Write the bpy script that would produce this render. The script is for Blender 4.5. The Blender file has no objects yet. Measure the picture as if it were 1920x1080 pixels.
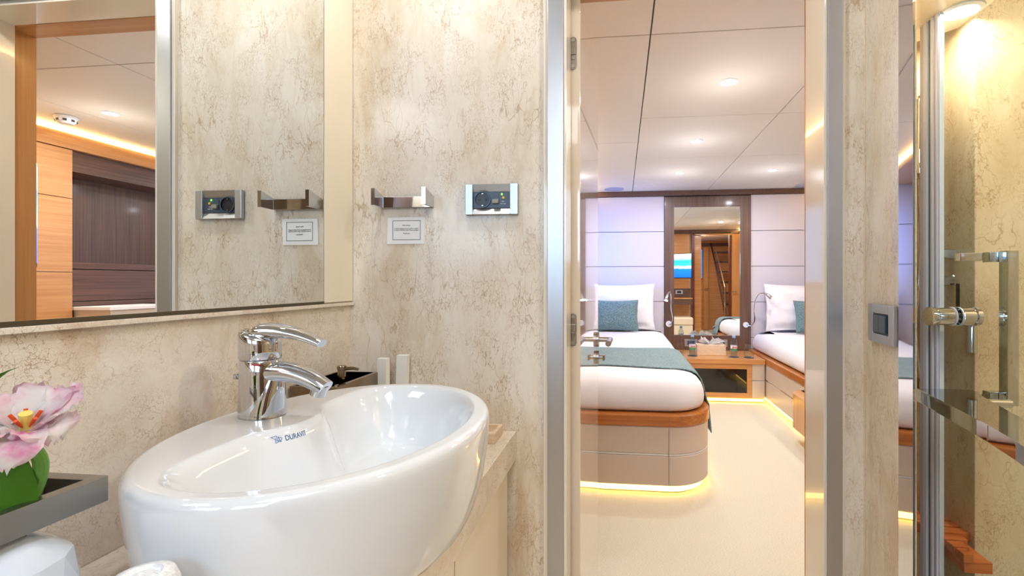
import bpy, bmesh, math, random
from mathutils import Vector, Matrix
random.seed(7)
PI = math.pi
C = bpy.context.scene.collection
sc = bpy.context.scene

# ------------------------------------------------------------------ camera
CAMZ = 1.1
cam_d = bpy.data.cameras.new('camera'); cam = bpy.data.objects.new('camera', cam_d); C.objects.link(cam)
cam_d.sensor_width = 36; cam_d.lens = 36 * 900 / 1920
cam_d.shift_x = -106 / 1920; cam_d.shift_y = -11 / 1920
cam_d.clip_start = 0.02
cam.location = (0, 0, CAMZ)
cam.rotation_euler = (PI / 2, 0, math.atan(100 / 900))
sc.camera = cam

# ------------------------------------------------------------------ world, exposure
w = bpy.data.worlds.new('world'); sc.world = w; w.use_nodes = True
w.node_tree.nodes['Background'].inputs[0].default_value = (0.35, 0.55, 1.0, 1)
w.node_tree.nodes['Background'].inputs[1].default_value = 1.0
sc.view_settings.view_transform = 'Standard'
sc.view_settings.look = 'None'
sc.view_settings.exposure = 0.88
sc.view_settings.gamma = 1.0
sc.view_settings.use_curve_mapping = False
try:
    sc.cycles.max_bounces = 14; sc.cycles.glossy_bounces = 8; sc.cycles.transparent_max_bounces = 20
    sc.cycles.caustics_reflective = False; sc.cycles.caustics_refractive = False
    sc.cycles.sample_clamp_indirect = 6
except Exception:
    pass

def rot_to(d):
    return Vector(d).to_track_quat('-Z', 'Y').to_euler()
def area(name, loc, d, sx, sy, power, col):
    l = bpy.data.lights.new(name, 'AREA'); l.shape = 'RECTANGLE'; l.size = sx; l.size_y = sy
    l.energy = power; l.color = col
    o = bpy.data.objects.new(name, l); C.objects.link(o); o.location = loc; o.rotation_euler = rot_to(d)
    return o
# daylight that stands in the real windows (window_1 behind the camera, window_2 port side of the cabin)
area('daylight_bathroom_window', (-0.25, -0.99, 1.5), (0, 1, -0.1), 0.56, 0.5, 3.4, (0.55, 0.78, 1.0))
area('daylight_cabin_window', (-0.80, 4.35, 1.42), (0.75, 0.65, -0.02), 0.5, 0.7, 3.8, (0.12, 0.32, 1.0)).data.spread = math.radians(100)

# ------------------------------------------------------------------ materials
def s2l(c):
    return tuple((x / 255 / 12.92) if x / 255 <= 0.04045 else ((x / 255 + 0.055) / 1.055) ** 2.4 for x in c)
def nt(name):
    m = bpy.data.materials.new(name); m.use_nodes = True
    return m, m.node_tree.nodes, m.node_tree.links, m.node_tree.nodes['Principled BSDF']
def pbr(name, col, rough=0.5, metal=0.0, coat=0.0, bump=0.0, bscale=200, spec=0.5):
    m, n, l, b = nt(name)
    b.inputs['Base Color'].default_value = (*s2l(col), 1)
    b.inputs['Roughness'].default_value = rough
    b.inputs['Metallic'].default_value = metal
    b.inputs['Coat Weight'].default_value = coat
    b.inputs['Coat Roughness'].default_value = 0.03
    b.inputs['Specular IOR Level'].default_value = spec
    tc = n.new('ShaderNodeTexCoord'); no = n.new('ShaderNodeTexNoise')
    no.inputs['Scale'].default_value = bscale
    l.new(tc.outputs['Object'], no.inputs['Vector'])
    if bump:
        bp = n.new('ShaderNodeBump'); bp.inputs['Strength'].default_value = bump; bp.inputs['Distance'].default_value = 0.002
        l.new(no.outputs['Fac'], bp.inputs['Height']); l.new(bp.outputs['Normal'], b.inputs['Normal'])
    return m
def glow(name, col, strength):
    m, n, l, b = nt(name)
    b.inputs['Base Color'].default_value = (*s2l(col), 1)
    b.inputs['Emission Color'].default_value = (*s2l(col), 1)
    b.inputs['Emission Strength'].default_value = strength
    return m
def clear(name, tint=(255, 255, 255), refl=1.0, ior=1.5):
    m, n, l, b = nt(name); n.remove(b)
    out = n['Material Output']
    tr = n.new('ShaderNodeBsdfTransparent'); tr.inputs[0].default_value = (*s2l(tint), 1)
    gl = n.new('ShaderNodeBsdfGlossy'); gl.inputs['Roughness'].default_value = 0.01
    fr = n.new('ShaderNodeFresnel'); ge = n.new('ShaderNodeNewGeometry')
    mi = n.new('ShaderNodeMath'); mi.operation = 'MULTIPLY_ADD'; mi.inputs[1].default_value = 1 / ior - ior; mi.inputs[2].default_value = ior
    l.new(ge.outputs['Backfacing'], mi.inputs[0])
    # thin pane: leave through the back with the same low reflectance as the front
    inv = n.new('ShaderNodeMath'); inv.operation = 'MULTIPLY_ADD'; inv.inputs[1].default_value = 0.0; inv.inputs[2].default_value = ior
    l.new(ge.outputs['Backfacing'], inv.inputs[0])
    l.new(mi.outputs[0], fr.inputs['IOR'])
    mt = n.new('ShaderNodeMath'); mt.operation = 'MULTIPLY'; mt.inputs[1].default_value = refl
    mx = n.new('ShaderNodeMixShader')
    l.new(fr.outputs[0], mt.inputs[0]); l.new(mt.outputs[0], mx.inputs[0])
    l.new(tr.outputs[0], mx.inputs[1]); l.new(gl.outputs[0], mx.inputs[2]); l.new(mx.outputs[0], out.inputs[0])
    return m
def ramp(n, stops):
    r = n.new('ShaderNodeValToRGB')
    e = r.color_ramp.elements
    e[0].position, e[0].color = stops[0][0], (*stops[0][1], 1)
    e[1].position, e[1].color = stops[1][0], (*stops[1][1], 1)
    for p, c in stops[2:]:
        x = e.new(p); x.color = (*c, 1)
    return r
def mixc(n, l, fac, a, b, mode='MIX'):
    x = n.new('ShaderNodeMix'); x.data_type = 'RGBA'; x.blend_type = mode
    for s, v in ((x.inputs[0], fac), (x.inputs[6], a), (x.inputs[7], b)):
        if hasattr(v, 'is_linked') or isinstance(v, bpy.types.NodeSocket): l.new(v, s)
        else: s.default_value = v
    return x.outputs[2]
def marble(name, base, vein, light, streak=(1, 1, 0.35), rough=0.18, amt=0.62, scale=1.0):
    m, n, l, b = nt(name)
    tc = n.new('ShaderNodeTexCoord'); mp = n.new('ShaderNodeMapping'); mp.inputs['Scale'].default_value = streak
    l.new(tc.outputs['Object'], mp.inputs['Vector'])
    d = n.new('ShaderNodeTexNoise'); d.inputs['Scale'].default_value = 9 * scale; d.inputs['Detail'].default_value = 6
    l.new(mp.outputs[0], d.inputs['Vector'])
    va = n.new('ShaderNodeVectorMath'); va.operation = 'MULTIPLY_ADD'
    va.inputs[1].default_value = (0.16, 0.16, 0.16)
    l.new(d.outputs['Color'], va.inputs[0]); l.new(mp.outputs[0], va.inputs[2])
    # clouds of tone
    cl = n.new('ShaderNodeTexNoise'); cl.inputs['Scale'].default_value = 7 * scale; cl.inputs['Detail'].default_value = 8; cl.inputs['Roughness'].default_value = 0.7
    l.new(va.outputs[0], cl.inputs['Vector'])
    rc = ramp(n, [(0.36, s2l(light)), (0.52, s2l(base)), (0.68, s2l(tuple(0.74 * a + 0.26 * v for a, v in zip(base, vein))))])
    l.new(cl.outputs['Fac'], rc.inputs[0])
    col = rc.outputs[0]
    # fine crackle veins
    for sc_, wd, mscale, mlo in ((9, 0.016, 7, 0.47), (19, 0.035, 11, 0.42), (40, 0.055, 16, 0.40)):
        v = n.new('ShaderNodeTexVoronoi'); v.feature = 'DISTANCE_TO_EDGE'; v.inputs['Scale'].default_value = sc_ * scale
        va2 = n.new('ShaderNodeVectorMath'); va2.operation = 'MULTIPLY_ADD'; va2.inputs[1].default_value = (0.22, 0.22, 0.22)
        d2 = n.new('ShaderNodeTexNoise'); d2.inputs['Scale'].default_value = sc_ * 1.3 * scale; d2.inputs['Detail'].default_value = 4
        l.new(mp.outputs[0], d2.inputs['Vector']); l.new(d2.outputs['Color'], va2.inputs[0]); l.new(mp.outputs[0], va2.inputs[2])
        l.new(va2.outputs[0], v.inputs['Vector'])
        rv = ramp(n, [(0.0, (1, 1, 1)), (wd, (0, 0, 0))]); l.new(v.outputs['Distance'], rv.inputs[0])
        ms = n.new('ShaderNodeTexNoise'); ms.inputs['Scale'].default_value = mscale * scale; ms.inputs['Detail'].default_value = 3
        l.new(tc.outputs['Object'], ms.inputs['Vector'])
        rm = ramp(n, [(mlo, (0, 0, 0)), (mlo + 0.22, (1, 1, 1))]); l.new(ms.outputs['Fac'], rm.inputs[0])
        mu = n.new('ShaderNodeMath'); mu.operation = 'MULTIPLY'; l.new(rv.outputs[0], mu.inputs[0]); l.new(rm.outputs[0], mu.inputs[1])
        mu2 = n.new('ShaderNodeMath'); mu2.operation = 'MULTIPLY'; mu2.inputs[1].default_value = amt; l.new(mu.outputs[0], mu2.inputs[0])
        col = mixc(n, l, mu2.outputs[0], col, (*s2l(vein), 1))
    l.new(col, b.inputs['Base Color'])
    b.inputs['Roughness'].default_value = rough
    return m
def wood(name, c1, c2, axis='Z', rough=0.3, scale=1.0, coat=0.2):
    m, n, l, b = nt(name)
    tc = n.new('ShaderNodeTexCoord'); mp = n.new('ShaderNodeMapping')
    s = {'X': (0.6, 24, 24), 'Y': (24, 0.6, 24), 'Z': (24, 24, 0.6)}[axis]
    mp.inputs['Scale'].default_value = tuple(a * scale for a in s)
    l.new(tc.outputs['Object'], mp.inputs['Vector'])
    a = n.new('ShaderNodeTexNoise'); a.inputs['Scale'].default_value = 3; a.inputs['Detail'].default_value = 8; a.inputs['Roughness'].default_value = 0.65
    l.new(mp.outputs[0], a.inputs['Vector'])
    r = ramp(n, [(0.32, s2l(c2)), (0.66, s2l(c1))]); l.new(a.outputs['Fac'], r.inputs[0])
    l.new(r.outputs[0], b.inputs['Base Color'])
    b.inputs['Roughness'].default_value = rough; b.inputs['Coat Weight'].default_value = coat; b.inputs['Coat Roughness'].default_value = 0.12
    return m
def weave(name, c1, c2, scale=260, rough=0.9, bump=0.3):
    m, n, l, b = nt(name)
    tc = n.new('ShaderNodeTexCoord'); mp = n.new('ShaderNodeMapping'); mp.inputs['Scale'].default_value = (0.35, 1, 1)
    l.new(tc.outputs['Object'], mp.inputs['Vector'])
    a = n.new('ShaderNodeTexNoise'); a.inputs['Scale'].default_value = scale; a.inputs['Detail'].default_value = 3
    l.new(mp.outputs[0], a.inputs['Vector'])
    r = ramp(n, [(0.35, s2l(c2)), (0.65, s2l(c1))]); l.new(a.outputs['Fac'], r.inputs[0]); l.new(r.outputs[0], b.inputs['Base Color'])
    bp = n.new('ShaderNodeBump'); bp.inputs['Strength'].default_value = bump; bp.inputs['Distance'].default_value = 0.003
    l.new(a.outputs['Fac'], bp.inputs['Height']); l.new(bp.outputs[0], b.inputs['Normal'])
    b.inputs['Roughness'].default_value = rough
    b.inputs['Sheen Weight'].default_value = 0.2
    return m

M = {}
M['marble_front'] = marble('cream marble, upright streaks', (232, 220, 201), (164, 122, 70), (241, 232, 218), (1, 1, 0.36), scale=1.0)
M['marble_side'] = marble('cream marble, level bed', (231, 217, 200), (156, 114, 66), (239, 229, 214), (1, 1, 0.85), scale=1.15)
M['marble_counter'] = marble('cream marble counter', (228, 216, 198), (158, 130, 102), (236, 226, 212), (1, 0.5, 1), scale=1.2)
M['marble_shower'] = marble('golden marble in shower', (216, 194, 158), (156, 118, 74), (228, 210, 178), (1, 1, 0.6), scale=0.9)
M['travertine'] = marble('travertine', (226, 202, 172), (178, 146, 112), (236, 218, 192), (1, 1, 3), rough=0.45, amt=0.35, scale=3)
M['cream'] = pbr('cream lacquer', (236, 226, 208), 0.16, coat=0.6)
M['cream_soft'] = pbr('cream satin lacquer', (240, 228, 206), 0.3, coat=0.3)
M['door'] = pbr('gloss cream door lacquer', (228, 212, 190), 0.08, coat=1.0)
M['chrome'] = pbr('polished chrome', (212, 214, 218), 0.03, 1.0)
M['mirror'] = pbr('silvered mirror', (240, 243, 241), 0.0, 1.0)
M['mirror_edge'] = pbr('dark worn mirror edge', (92, 84, 66), 0.35, 0.6)
M['steel'] = pbr('brushed steel', (190, 192, 196), 0.38, 1.0, bump=0.05, bscale=400)
M['holder_metal'] = pbr('dull brushed steel', (150, 146, 138), 0.35, 1.0, bump=0.05, bscale=300)
M['brass'] = pbr('bronze tinted chrome', (150, 132, 112), 0.12, 1.0)
M['nickel'] = pbr('satin nickel', (170, 162, 152), 0.25, 1.0)
M['ceramic'] = pbr('white glazed ceramic', (228, 231, 234), 0.06, coat=0.8)
M['blue_ink'] = pbr('blue print', (84, 128, 178), 0.5)
M['red_ink'] = pbr('red print', (205, 40, 52), 0.5)
M['black_ink'] = pbr('black print', (40, 42, 46), 0.6)
M['paper'] = pbr('white card', (246, 246, 246), 0.6, bump=0.05, bscale=60)
M['anthracite'] = pbr('anthracite plastic', (72, 84, 100), 0.35)
M['dark_plastic'] = pbr('dark socket plastic', (30, 34, 40), 0.35)
M['yellow'] = pbr('yellow button', (242, 196, 40), 0.4)
M['green_led'] = glow('green indicator', (100, 220, 60), 1.5)
M['grey_button'] = pbr('grey rocker', (150, 150, 140), 0.4)
M['white_plastic'] = pbr('white plastic', (238, 240, 246), 0.4)
M['white_box'] = pbr('off white carton', (238, 236, 226), 0.6, bump=0.1, bscale=80)
M['towel'] = weave('white terry towel', (248, 248, 248), (228, 228, 228), 400, bump=0.8)
M['linen'] = pbr('white cotton linen', (234, 232, 235), 0.85, bump=0.35, bscale=14)
M['teal'] = weave('teal woven wool', (142, 166, 166), (84, 112, 116), 230)
M['teal_deep'] = weave('teal cushion weave', (128, 154, 156), (66, 96, 102), 240)
M['carpet'] = weave('cream carpet', (230, 225, 207), (209, 202, 180), 420, bump=0.8)
M['oak'] = wood('golden oak, level grain', (212, 156, 98), (186, 126, 70), 'X')
M['oak_y'] = wood('golden oak, lengthwise grain', (212, 160, 108), (188, 132, 82), 'Y')
M['oak_z'] = wood('golden oak, upright grain', (210, 156, 100), (188, 130, 76), 'Z')
M['oak_rim'] = wood('orange oak bed rim', (194, 122, 56), (160, 88, 34), 'X')
M['wenge'] = wood('wenge, upright grain', (112, 82, 66), (78, 56, 46), 'Z', 0.4)
M['wenge_x'] = wood('wenge, level grain', (112, 80, 66), (76, 54, 46), 'Y', 0.4)
M['mahogany'] = wood('dark red wood edge', (120, 50, 34), (90, 34, 24), 'Z')
M['taupe'] = pbr('taupe leather', (206, 192, 178), 0.38, bump=0.1, bscale=300)
M['leather'] = pbr('pale lilac grey leather', (206, 201, 210), 0.5, bump=0.12, bscale=240)
M['ceiling'] = pbr('cream suede ceiling panel', (238, 231, 220), 0.75, bump=0.2, bscale=90)
M['seam'] = pbr('seam shadow gap', (130, 112, 92), 0.9)
M['led'] = glow('warm LED strip', (255, 218, 120), 2.8)
M['led_cove'] = glow('bright warm cove LED', (255, 222, 150), 13)
M['lamp'] = glow('downlight lens', (255, 246, 232), 22)
M['lamp_soft'] = glow('shower lamp lens', (255, 246, 226), 9)
M['read_led'] = glow('reading lamp lens', (225, 240, 255), 30)
M['fill_panel_glow'] = glow('added fill panel glow', (250, 250, 255), 4.0)
M['glass'] = clear('clear glass', (252, 253, 252), 1.0)
M['shower_glass'] = clear('shower glass', (247, 251, 249), 0.45)
M['smoked'] = clear('smoked cabinet glass', (150, 142, 128), 1.2, 1.6)
M['water'] = clear('water bottle plastic', (232, 240, 246), 1.6, 1.5)
M['cap'] = pbr('pale blue cap', (150, 184, 232), 0.4)
M['seal'] = pbr('translucent seal', (226, 232, 246), 0.18, coat=0.5)
M['seal2'] = pbr('translucent seal rib', (196, 206, 230), 0.2, coat=0.5)
M['glass_edge'] = pbr('green glass edge', (92, 128, 134), 0.1, coat=1.0)
M['teak'] = wood('teak slats', (206, 118, 62), (170, 84, 38), 'X')
M['cable'] = pbr('grey box', (60, 60, 64), 0.5)
M['tissue'] = pbr('white tissue', (250, 248, 246), 0.8)
M['coaster'] = pbr('slate grey coaster', (70, 74, 86), 0.8)
M['leaf'] = pbr('tulip leaf', (96, 156, 44), 0.4, bump=0.2, bscale=30)
M['stem'] = pbr('tulip stem', (96, 150, 52), 0.45)
M['anther'] = pbr('orange anther', (224, 84, 26), 0.6)
M['pistil'] = pbr('yellow pistil', (236, 214, 110), 0.6)
M['facet'] = pbr('white faceted porcelain', (212, 219, 230), 0.12, coat=0.5)
M['grille'] = pbr('speaker grille', (176, 180, 204), 0.7, bump=0.4, bscale=900)
M['backing'] = pbr('plain painted backing', (206, 196, 180), 0.8)
M['stair'] = wood('dark stair wood', (84, 54, 40), (54, 34, 26), 'X', 0.4)
# tulip petal: pink with white edge and green flame
m, n, l, b = nt('tulip petal pink white and green')
tc = n.new('ShaderNodeTexCoord'); no = n.new('ShaderNodeTexNoise'); no.inputs['Scale'].default_value = 38; no.inputs['Detail'].default_value = 5
l.new(tc.outputs['Object'], no.inputs['Vector'])
rp = ramp(n, [(0.42, s2l((255, 248, 244))), (0.56, s2l((255, 222, 230))), (0.68, s2l((238, 132, 184)))])
l.new(no.outputs['Fac'], rp.inputs[0])
at = n.new('ShaderNodeAttribute'); at.attribute_name = 'flame'
l.new(mixc(n, l, at.outputs['Fac'], rp.outputs[0], (*s2l((160, 178, 70)), 1)), b.inputs['Base Color'])
b.inputs['Roughness'].default_value = 0.5; b.inputs['Subsurface Weight'].default_value = 0.15; b.inputs['Subsurface Radius'].default_value = (0.01, 0.006, 0.006)
M['petal'] = m
# television picture: sea, sandbar, sky bands
def tv_mat(name, stops, axis=2, noise=0.12, strength=1.3, z0=1.18, dz=0.45):
    m, n, l, b = nt(name)
    tc = n.new('ShaderNodeTexCoord'); sx = n.new('ShaderNodeSeparateXYZ'); l.new(tc.outputs['Object'], sx.inputs[0])
    no = n.new('ShaderNodeTexNoise'); no.inputs['Scale'].default_value = 9; no.inputs['Detail'].default_value = 5; l.new(tc.outputs['Object'], no.inputs['Vector'])
    a = n.new('ShaderNodeMath'); a.operation = 'SUBTRACT'; a.inputs[1].default_value = z0; l.new(sx.outputs[axis], a.inputs[0])
    d = n.new('ShaderNodeMath'); d.operation = 'DIVIDE'; d.inputs[1].default_value = dz; l.new(a.outputs[0], d.inputs[0])
    e = n.new('ShaderNodeMath'); e.operation = 'MULTIPLY_ADD'; e.inputs[1].default_value = noise; l.new(no.outputs['Fac'], e.inputs[0]); l.new(d.outputs[0], e.inputs[2])
    r = ramp(n, stops); l.new(e.outputs[0], r.inputs[0])
    b.inputs['Base Color'].default_value = (0.01, 0.01, 0.01, 1); b.inputs['Roughness'].default_value = 0.2
    l.new(r.outputs[0], b.inputs['Emission Color']); b.inputs['Emission Strength'].default_value = strength
    return m
M['tv_sea'] = tv_mat('screen showing sea and sandbar', [(0.0, s2l((0, 90, 220))), (0.38, s2l((0, 120, 235))), (0.44, s2l((240, 250, 255))), (0.52, s2l((60, 210, 230))), (0.7, s2l((30, 170, 235))), (0.88, s2l((235, 250, 255)))])
M['tv_reef'] = tv_mat('screen showing pink coral on blue', [(0.0, s2l((0, 110, 230))), (0.3, s2l((20, 140, 235))), (0.42, s2l((235, 130, 190))), (0.55, s2l((240, 240, 250))), (0.62, s2l((60, 90, 150))), (0.9, s2l((20, 120, 235)))], noise=0.9)

# ------------------------------------------------------------------ mesh helpers
def nb(): return bmesh.new()
def box(bm, x0, x1, y0, y1, z0, z1, bev=0.0, seg=2):
    vs = [bm.verts.new((x, y, z)) for x in (x0, x1) for y in (y0, y1) for z in (z0, z1)]
    f = [(0, 1, 3, 2), (4, 6, 7, 5), (0, 4, 5, 1), (2, 3, 7, 6), (0, 2, 6, 4), (1, 5, 7, 3)]
    fs = [bm.faces.new([vs[i] for i in q]) for q in f]
    if bev > 0:
        es = list({e for q in fs for e in q.edges})
        bmesh.ops.bevel(bm, geom=es, offset=bev, segments=seg, profile=0.5, affect='EDGES')
    return bm
def prism(bm, pts, z0, z1, bev=0.0, seg=2):
    a = [bm.verts.new((x, y, z0)) for x, y in pts]; b = [bm.verts.new((x, y, z1)) for x, y in pts]
    k = len(pts)
    fs = [bm.faces.new(a[::-1]), bm.faces.new(b)] + [bm.faces.new((a[i], a[(i + 1) % k], b[(i + 1) % k], b[i])) for i in range(k)]
    if bev > 0:
        bmesh.ops.bevel(bm, geom=list({e for q in fs for e in q.edges}), offset=bev, segments=seg, profile=0.5, affect='EDGES')
    return bm
def tube(bm, pts, r, seg=16, flat=1.0, cap=True, up=None):
    pts = [Vector(p) for p in pts]; k = len(pts)
    rs = r if isinstance(r, (list, tuple)) else [r] * k
    rings = []
    ref = Vector(up) if up else None
    for i, p in enumerate(pts):
        t = (pts[min(i + 1, k - 1)] - pts[max(i - 1, 0)]).normalized()
        if ref is None:
            ref = Vector((0, 0, 1)) if abs(t.z) < 0.9 else Vector((1, 0, 0))
        a = (ref - t * ref.dot(t)).normalized(); bb = t.cross(a)
        if up is None: ref = a
        rings.append([bm.verts.new(p + a * (rs[i] * flat * math.cos(2 * PI * j / seg)) + bb * (rs[i] * math.sin(2 * PI * j / seg))) for j in range(seg)])
    for i in range(k - 1):
        for j in range(seg):
            bm.faces.new((rings[i][j], rings[i][(j + 1) % seg], rings[i + 1][(j + 1) % seg], rings[i + 1][j]))
    if cap:
        bm.faces.new(rings[0][::-1]); bm.faces.new(rings[-1])
    return bm
def cyl(bm, p0, p1, r, seg=24, r2=None): return tube(bm, [p0, p1], [r, r if r2 is None else r2], seg)
def lathe(bm, prof, c=(0, 0, 0), seg=32, axis='Z', closed=False):
    rings = []
    for r, h in prof:
        ring = []
        for j in range(seg):
            a = 2 * PI * j / seg; u, v = r * math.cos(a), r * math.sin(a)
            p = {'Z': (u, v, h), 'Y': (u, h, v), 'X': (h, u, v)}[axis]
            ring.append(bm.verts.new((c[0] + p[0], c[1] + p[1], c[2] + p[2])))
        rings.append(ring)
    for i in range(len(rings) - 1):
        for j in range(seg):
            bm.faces.new((rings[i][j], rings[i][(j + 1) % seg], rings[i + 1][(j + 1) % seg], rings[i + 1][j]))
    if not closed:
        bm.faces.new(rings[0][::-1]); bm.faces.new(rings[-1])
    return bm
def bez(p0, p1, p2, p3, k=14):
    p0, p1, p2, p3 = map(Vector, (p0, p1, p2, p3)); o = []
    for i in range(k + 1):
        t = i / k; o.append((1 - t) ** 3 * p0 + 3 * (1 - t) ** 2 * t * p1 + 3 * (1 - t) * t * t * p2 + t ** 3 * p3)
    return o
def wloc(o):
    v = Vector((0, 0, 0))
    while o is not None: v += Vector(o.location); o = o.parent
    return v
def obj(name, bm, mat, parent=None, smooth=24):
    me = bpy.data.meshes.new(name)
    bmesh.ops.recalc_face_normals(bm, faces=bm.faces)
    bm.to_mesh(me); bm.free()
    me.materials.append(M[mat] if isinstance(mat, str) else mat)
    if smooth:
        for p in me.polygons: p.use_smooth = True
        me.set_sharp_from_angle(angle=math.radians(smooth))
    o = bpy.data.objects.new(name, me); C.objects.link(o)
    if smooth and smooth <= 35:
        wn = o.modifiers.new('weighted_normal', 'WEIGHTED_NORMAL'); wn.keep_sharp = True; wn.weight = 80
    if parent is not None:
        o.parent = parent; o.location = -wloc(parent)
    return o
def tag(o, label, cat, group=None):
    o['label'] = label; o['category'] = cat
    if group: o['group'] = group
    return o
def thing(name, label, cat, loc=(0, 0, 0), group=None):
    o = bpy.data.objects.new(name, None); C.objects.link(o); o.location = loc; o.empty_display_size = 0.05
    return tag(o, label, cat, group)
def struct(name, bm, mat, smooth=24, parent=None):
    o = obj(name, bm, mat, parent, smooth)
    if parent is None: o['kind'] = 'structure'
    return o
def dup(root, d, label, group=None):
    r = root.copy(); C.objects.link(r); r.location = Vector(root.location) + Vector(d); r['label'] = label
    if group: r['group'] = group
    for ch in list(root.children):
        c = ch.copy(); C.objects.link(c); c.parent = r
        for g in ch.children:
            q = g.copy(); C.objects.link(q); q.parent = c
    return r
def text(name, body, size, mat, origin, right, up, parent, align='CENTER', extrude=0.0002, shear=0.0, offset=0.0, sx=1.0):
    cu = bpy.data.curves.new(name, 'FONT'); cu.body = body; cu.size = size; cu.align_x = align; cu.extrude = extrude; cu.shear = shear; cu.offset = offset
    t = bpy.data.objects.new('tmp', cu); C.objects.link(t)
    dg = bpy.context.evaluated_depsgraph_get(); dg.update()
    me = bpy.data.meshes.new_from_object(t.evaluated_get(dg))
    bpy.data.objects.remove(t)
    R, U = Vector(right).normalized(), Vector(up).normalized(); N = R.cross(U)
    R = R * sx
    mt = Matrix(((R.x, U.x, N.x, origin[0]), (R.y, U.y, N.y, origin[1]), (R.z, U.z, N.z, origin[2]), (0, 0, 0, 1)))
    me.transform(mt); me.materials.clear(); me.materials.append(M[mat])
    o = bpy.data.objects.new(name, me); C.objects.link(o)
    if parent is not None: o.parent = parent; o.location = -wloc(parent)
    return o
def rr_outline(x0, x1, y0, y1, radii, k=12):
    """rounded rectangle; radii for (x0,y0),(x1,y0),(x1,y1),(x0,y1); returns points with outward normals"""
    out = []
    cs = [((x0, y0), (1, 1), PI), ((x1, y0), (-1, 1), 1.5 * PI), ((x1, y1), (-1, -1), 0), ((x0, y1), (1, -1), 0.5 * PI)]
    for (c, s, a0), r in zip(cs, radii):
        cx, cy = c[0] + s[0] * r, c[1] + s[1] * r
        for i in range(k + 1):
            a = a0 + 0.5 * PI * i / k
            out.append((cx + r * math.cos(a), cy + r * math.sin(a), math.cos(a), math.sin(a)))
    return out
def slab(bm, outl, prof):
    """prof: (inset, z) rings from bottom to top"""
    rings = [[bm.verts.new((x - nx * ins, y - ny * ins, z)) for x, y, nx, ny in outl] for ins, z in prof]
    k = len(outl)
    for i in range(len(rings) - 1):
        for j in range(k):
            bm.faces.new((rings[i][j], rings[i][(j + 1) % k], rings[i + 1][(j + 1) % k], rings[i + 1][j]))
    bm.faces.new(rings[0][::-1]); bm.faces.new(rings[-1])
    return bm

# =================================================================== THE SETTING
# ---- bathroom shell
b = nb(); box(b, -0.80, -0.66, -1.2, 1.27, 0, 2.0); struct('wall_left', b, 'marble_side')
b = nb(); box(b, -0.66, -0.161, 1.11, 1.265, 0, 2.0); struct('wall_front', b, 'marble_front')
b = nb(); box(b, 0.480, 0.535, 1.11, 1.25, 0, 2.0); struct('wall_front', b, 'marble_front')
b = nb(); box(b, -0.161, 0.480, 1.118, 1.26, 1.9, 2.0); struct('wall_front', b, 'cream')
b = nb(); prism(b, [(0.504, 0.94), (0.519, 0.94), (0.5352, 1.11), (0.5352, 1.125), (0.523, 1.11)], 0, 2.0)
o = struct('wall_right', b, 'marble_front')
b = nb(); box(b, -0.80, 1.40, -1.2, -1.06, 0, 1.2); box(b, -0.80, 1.40, -1.2, -1.06, 1.8, 2.0)
box(b, -0.80, -0.55, -1.2, -1.06, 1.2, 1.8); box(b, 0.05, 1.40, -1.2, -1.06, 1.2, 1.8); struct('wall_back', b, 'marble_front')
b = nb(); box(b, 1.30, 1.42, -1.1, 1.2, 0, 2.0); struct('wall_shower', b, 'marble_shower')
b = nb(); box(b, -0.80, 1.42, -1.2, 1.27, 2.0, 2.04); struct('ceiling', b, 'ceiling')
b = nb(); box(b, -0.80, 1.42, -1.2, 1.262, -0.04, 0.0); struct('floor', b, 'marble_counter')
# window_1: blind-covered window behind the camera
win = nb()
for x0, x1, z0, z1 in ((-0.57, -0.55, 1.18, 1.82), (0.05, 0.07, 1.18, 1.82), (-0.55, 0.05, 1.18, 1.20), (-0.55, 0.05, 1.80, 1.82)):
    box(win, x0, x1, -1.07, -1.03, z0, z1)
struct('window_1', win, 'cream')
b = nb(); box(b, 0.5215, 0.5595, 0.984, 1.10, 0, 2.0); struct('wall_niche', b, 'marble_shower')
# shower recess behind the glass: curved marble back, pier to the right
b = nb()
pts = [(0.56, 0.985), (0.56, 1.2)] + [(0.62 + 0.14 * math.sin(a), 1.064 + 0.136 * math.cos(a)) for a in [i * PI / 2 / 10 for i in range(11)]]
outer = [(0.775, 1.064), (0.775, 1.22), (0.545, 1.22), (0.545, 0.985)]
prism(b, pts + outer, 0, 2.0); struct('wall_niche', b, 'marble_shower')
b = nb(); box(b, 0.712, 1.30, 1.06, 1.23, 0, 2.0, 0.004); struct('wall_pier', b, 'marble_shower')
b = nb(); prism(b, [(0.5605, 0.985), (0.7115, 0.985), (0.7115, 1.0605), (0.7595, 1.0605), (0.6205, 1.1995), (0.5605, 1.1995)], 1.641, 1.70); struct('ceiling', b, 'cream_soft')

# ---- doorway between bathroom and cabin
def trimbox(name, x0, x1, y0, y1, z0, z1, mat, bev=0.001):
    bb = nb(); box(bb, x0, x1, y0, y1, z0, z1, bev); return struct(name, bb, mat)
ZT = 1.855
trimbox('trim_1', -0.181, -0.171, 1.102, 1.112, 0, ZT + 0.06, 'cream')
trimbox('trim_2', -0.171, -0.134, 1.098, 1.113, 0, ZT + 0.05, 'steel')
trimbox('trim_3', -0.134, -0.127, 1.100, 1.198, 0, ZT, 'cream')
trimbox('trim_4', 0.437, 0.444, 1.100, 1.205, 0, ZT, 'cream')
trimbox('trim_5', 0.444, 0.475, 1.098, 1.113, 0, ZT + 0.05, 'steel')
trimbox('trim_6', 0.475, 0.482, 1.102, 1.112, 0, ZT + 0.06, 'cream')
trimbox('trim_7', -0.171, 0.475, 1.100, 1.113, ZT, ZT + 0.04, 'steel')
trimbox('trim_8', -0.134, 0.444, 1.113, 1.205, ZT - 0.012, ZT + 0.045, 'cream')
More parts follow.
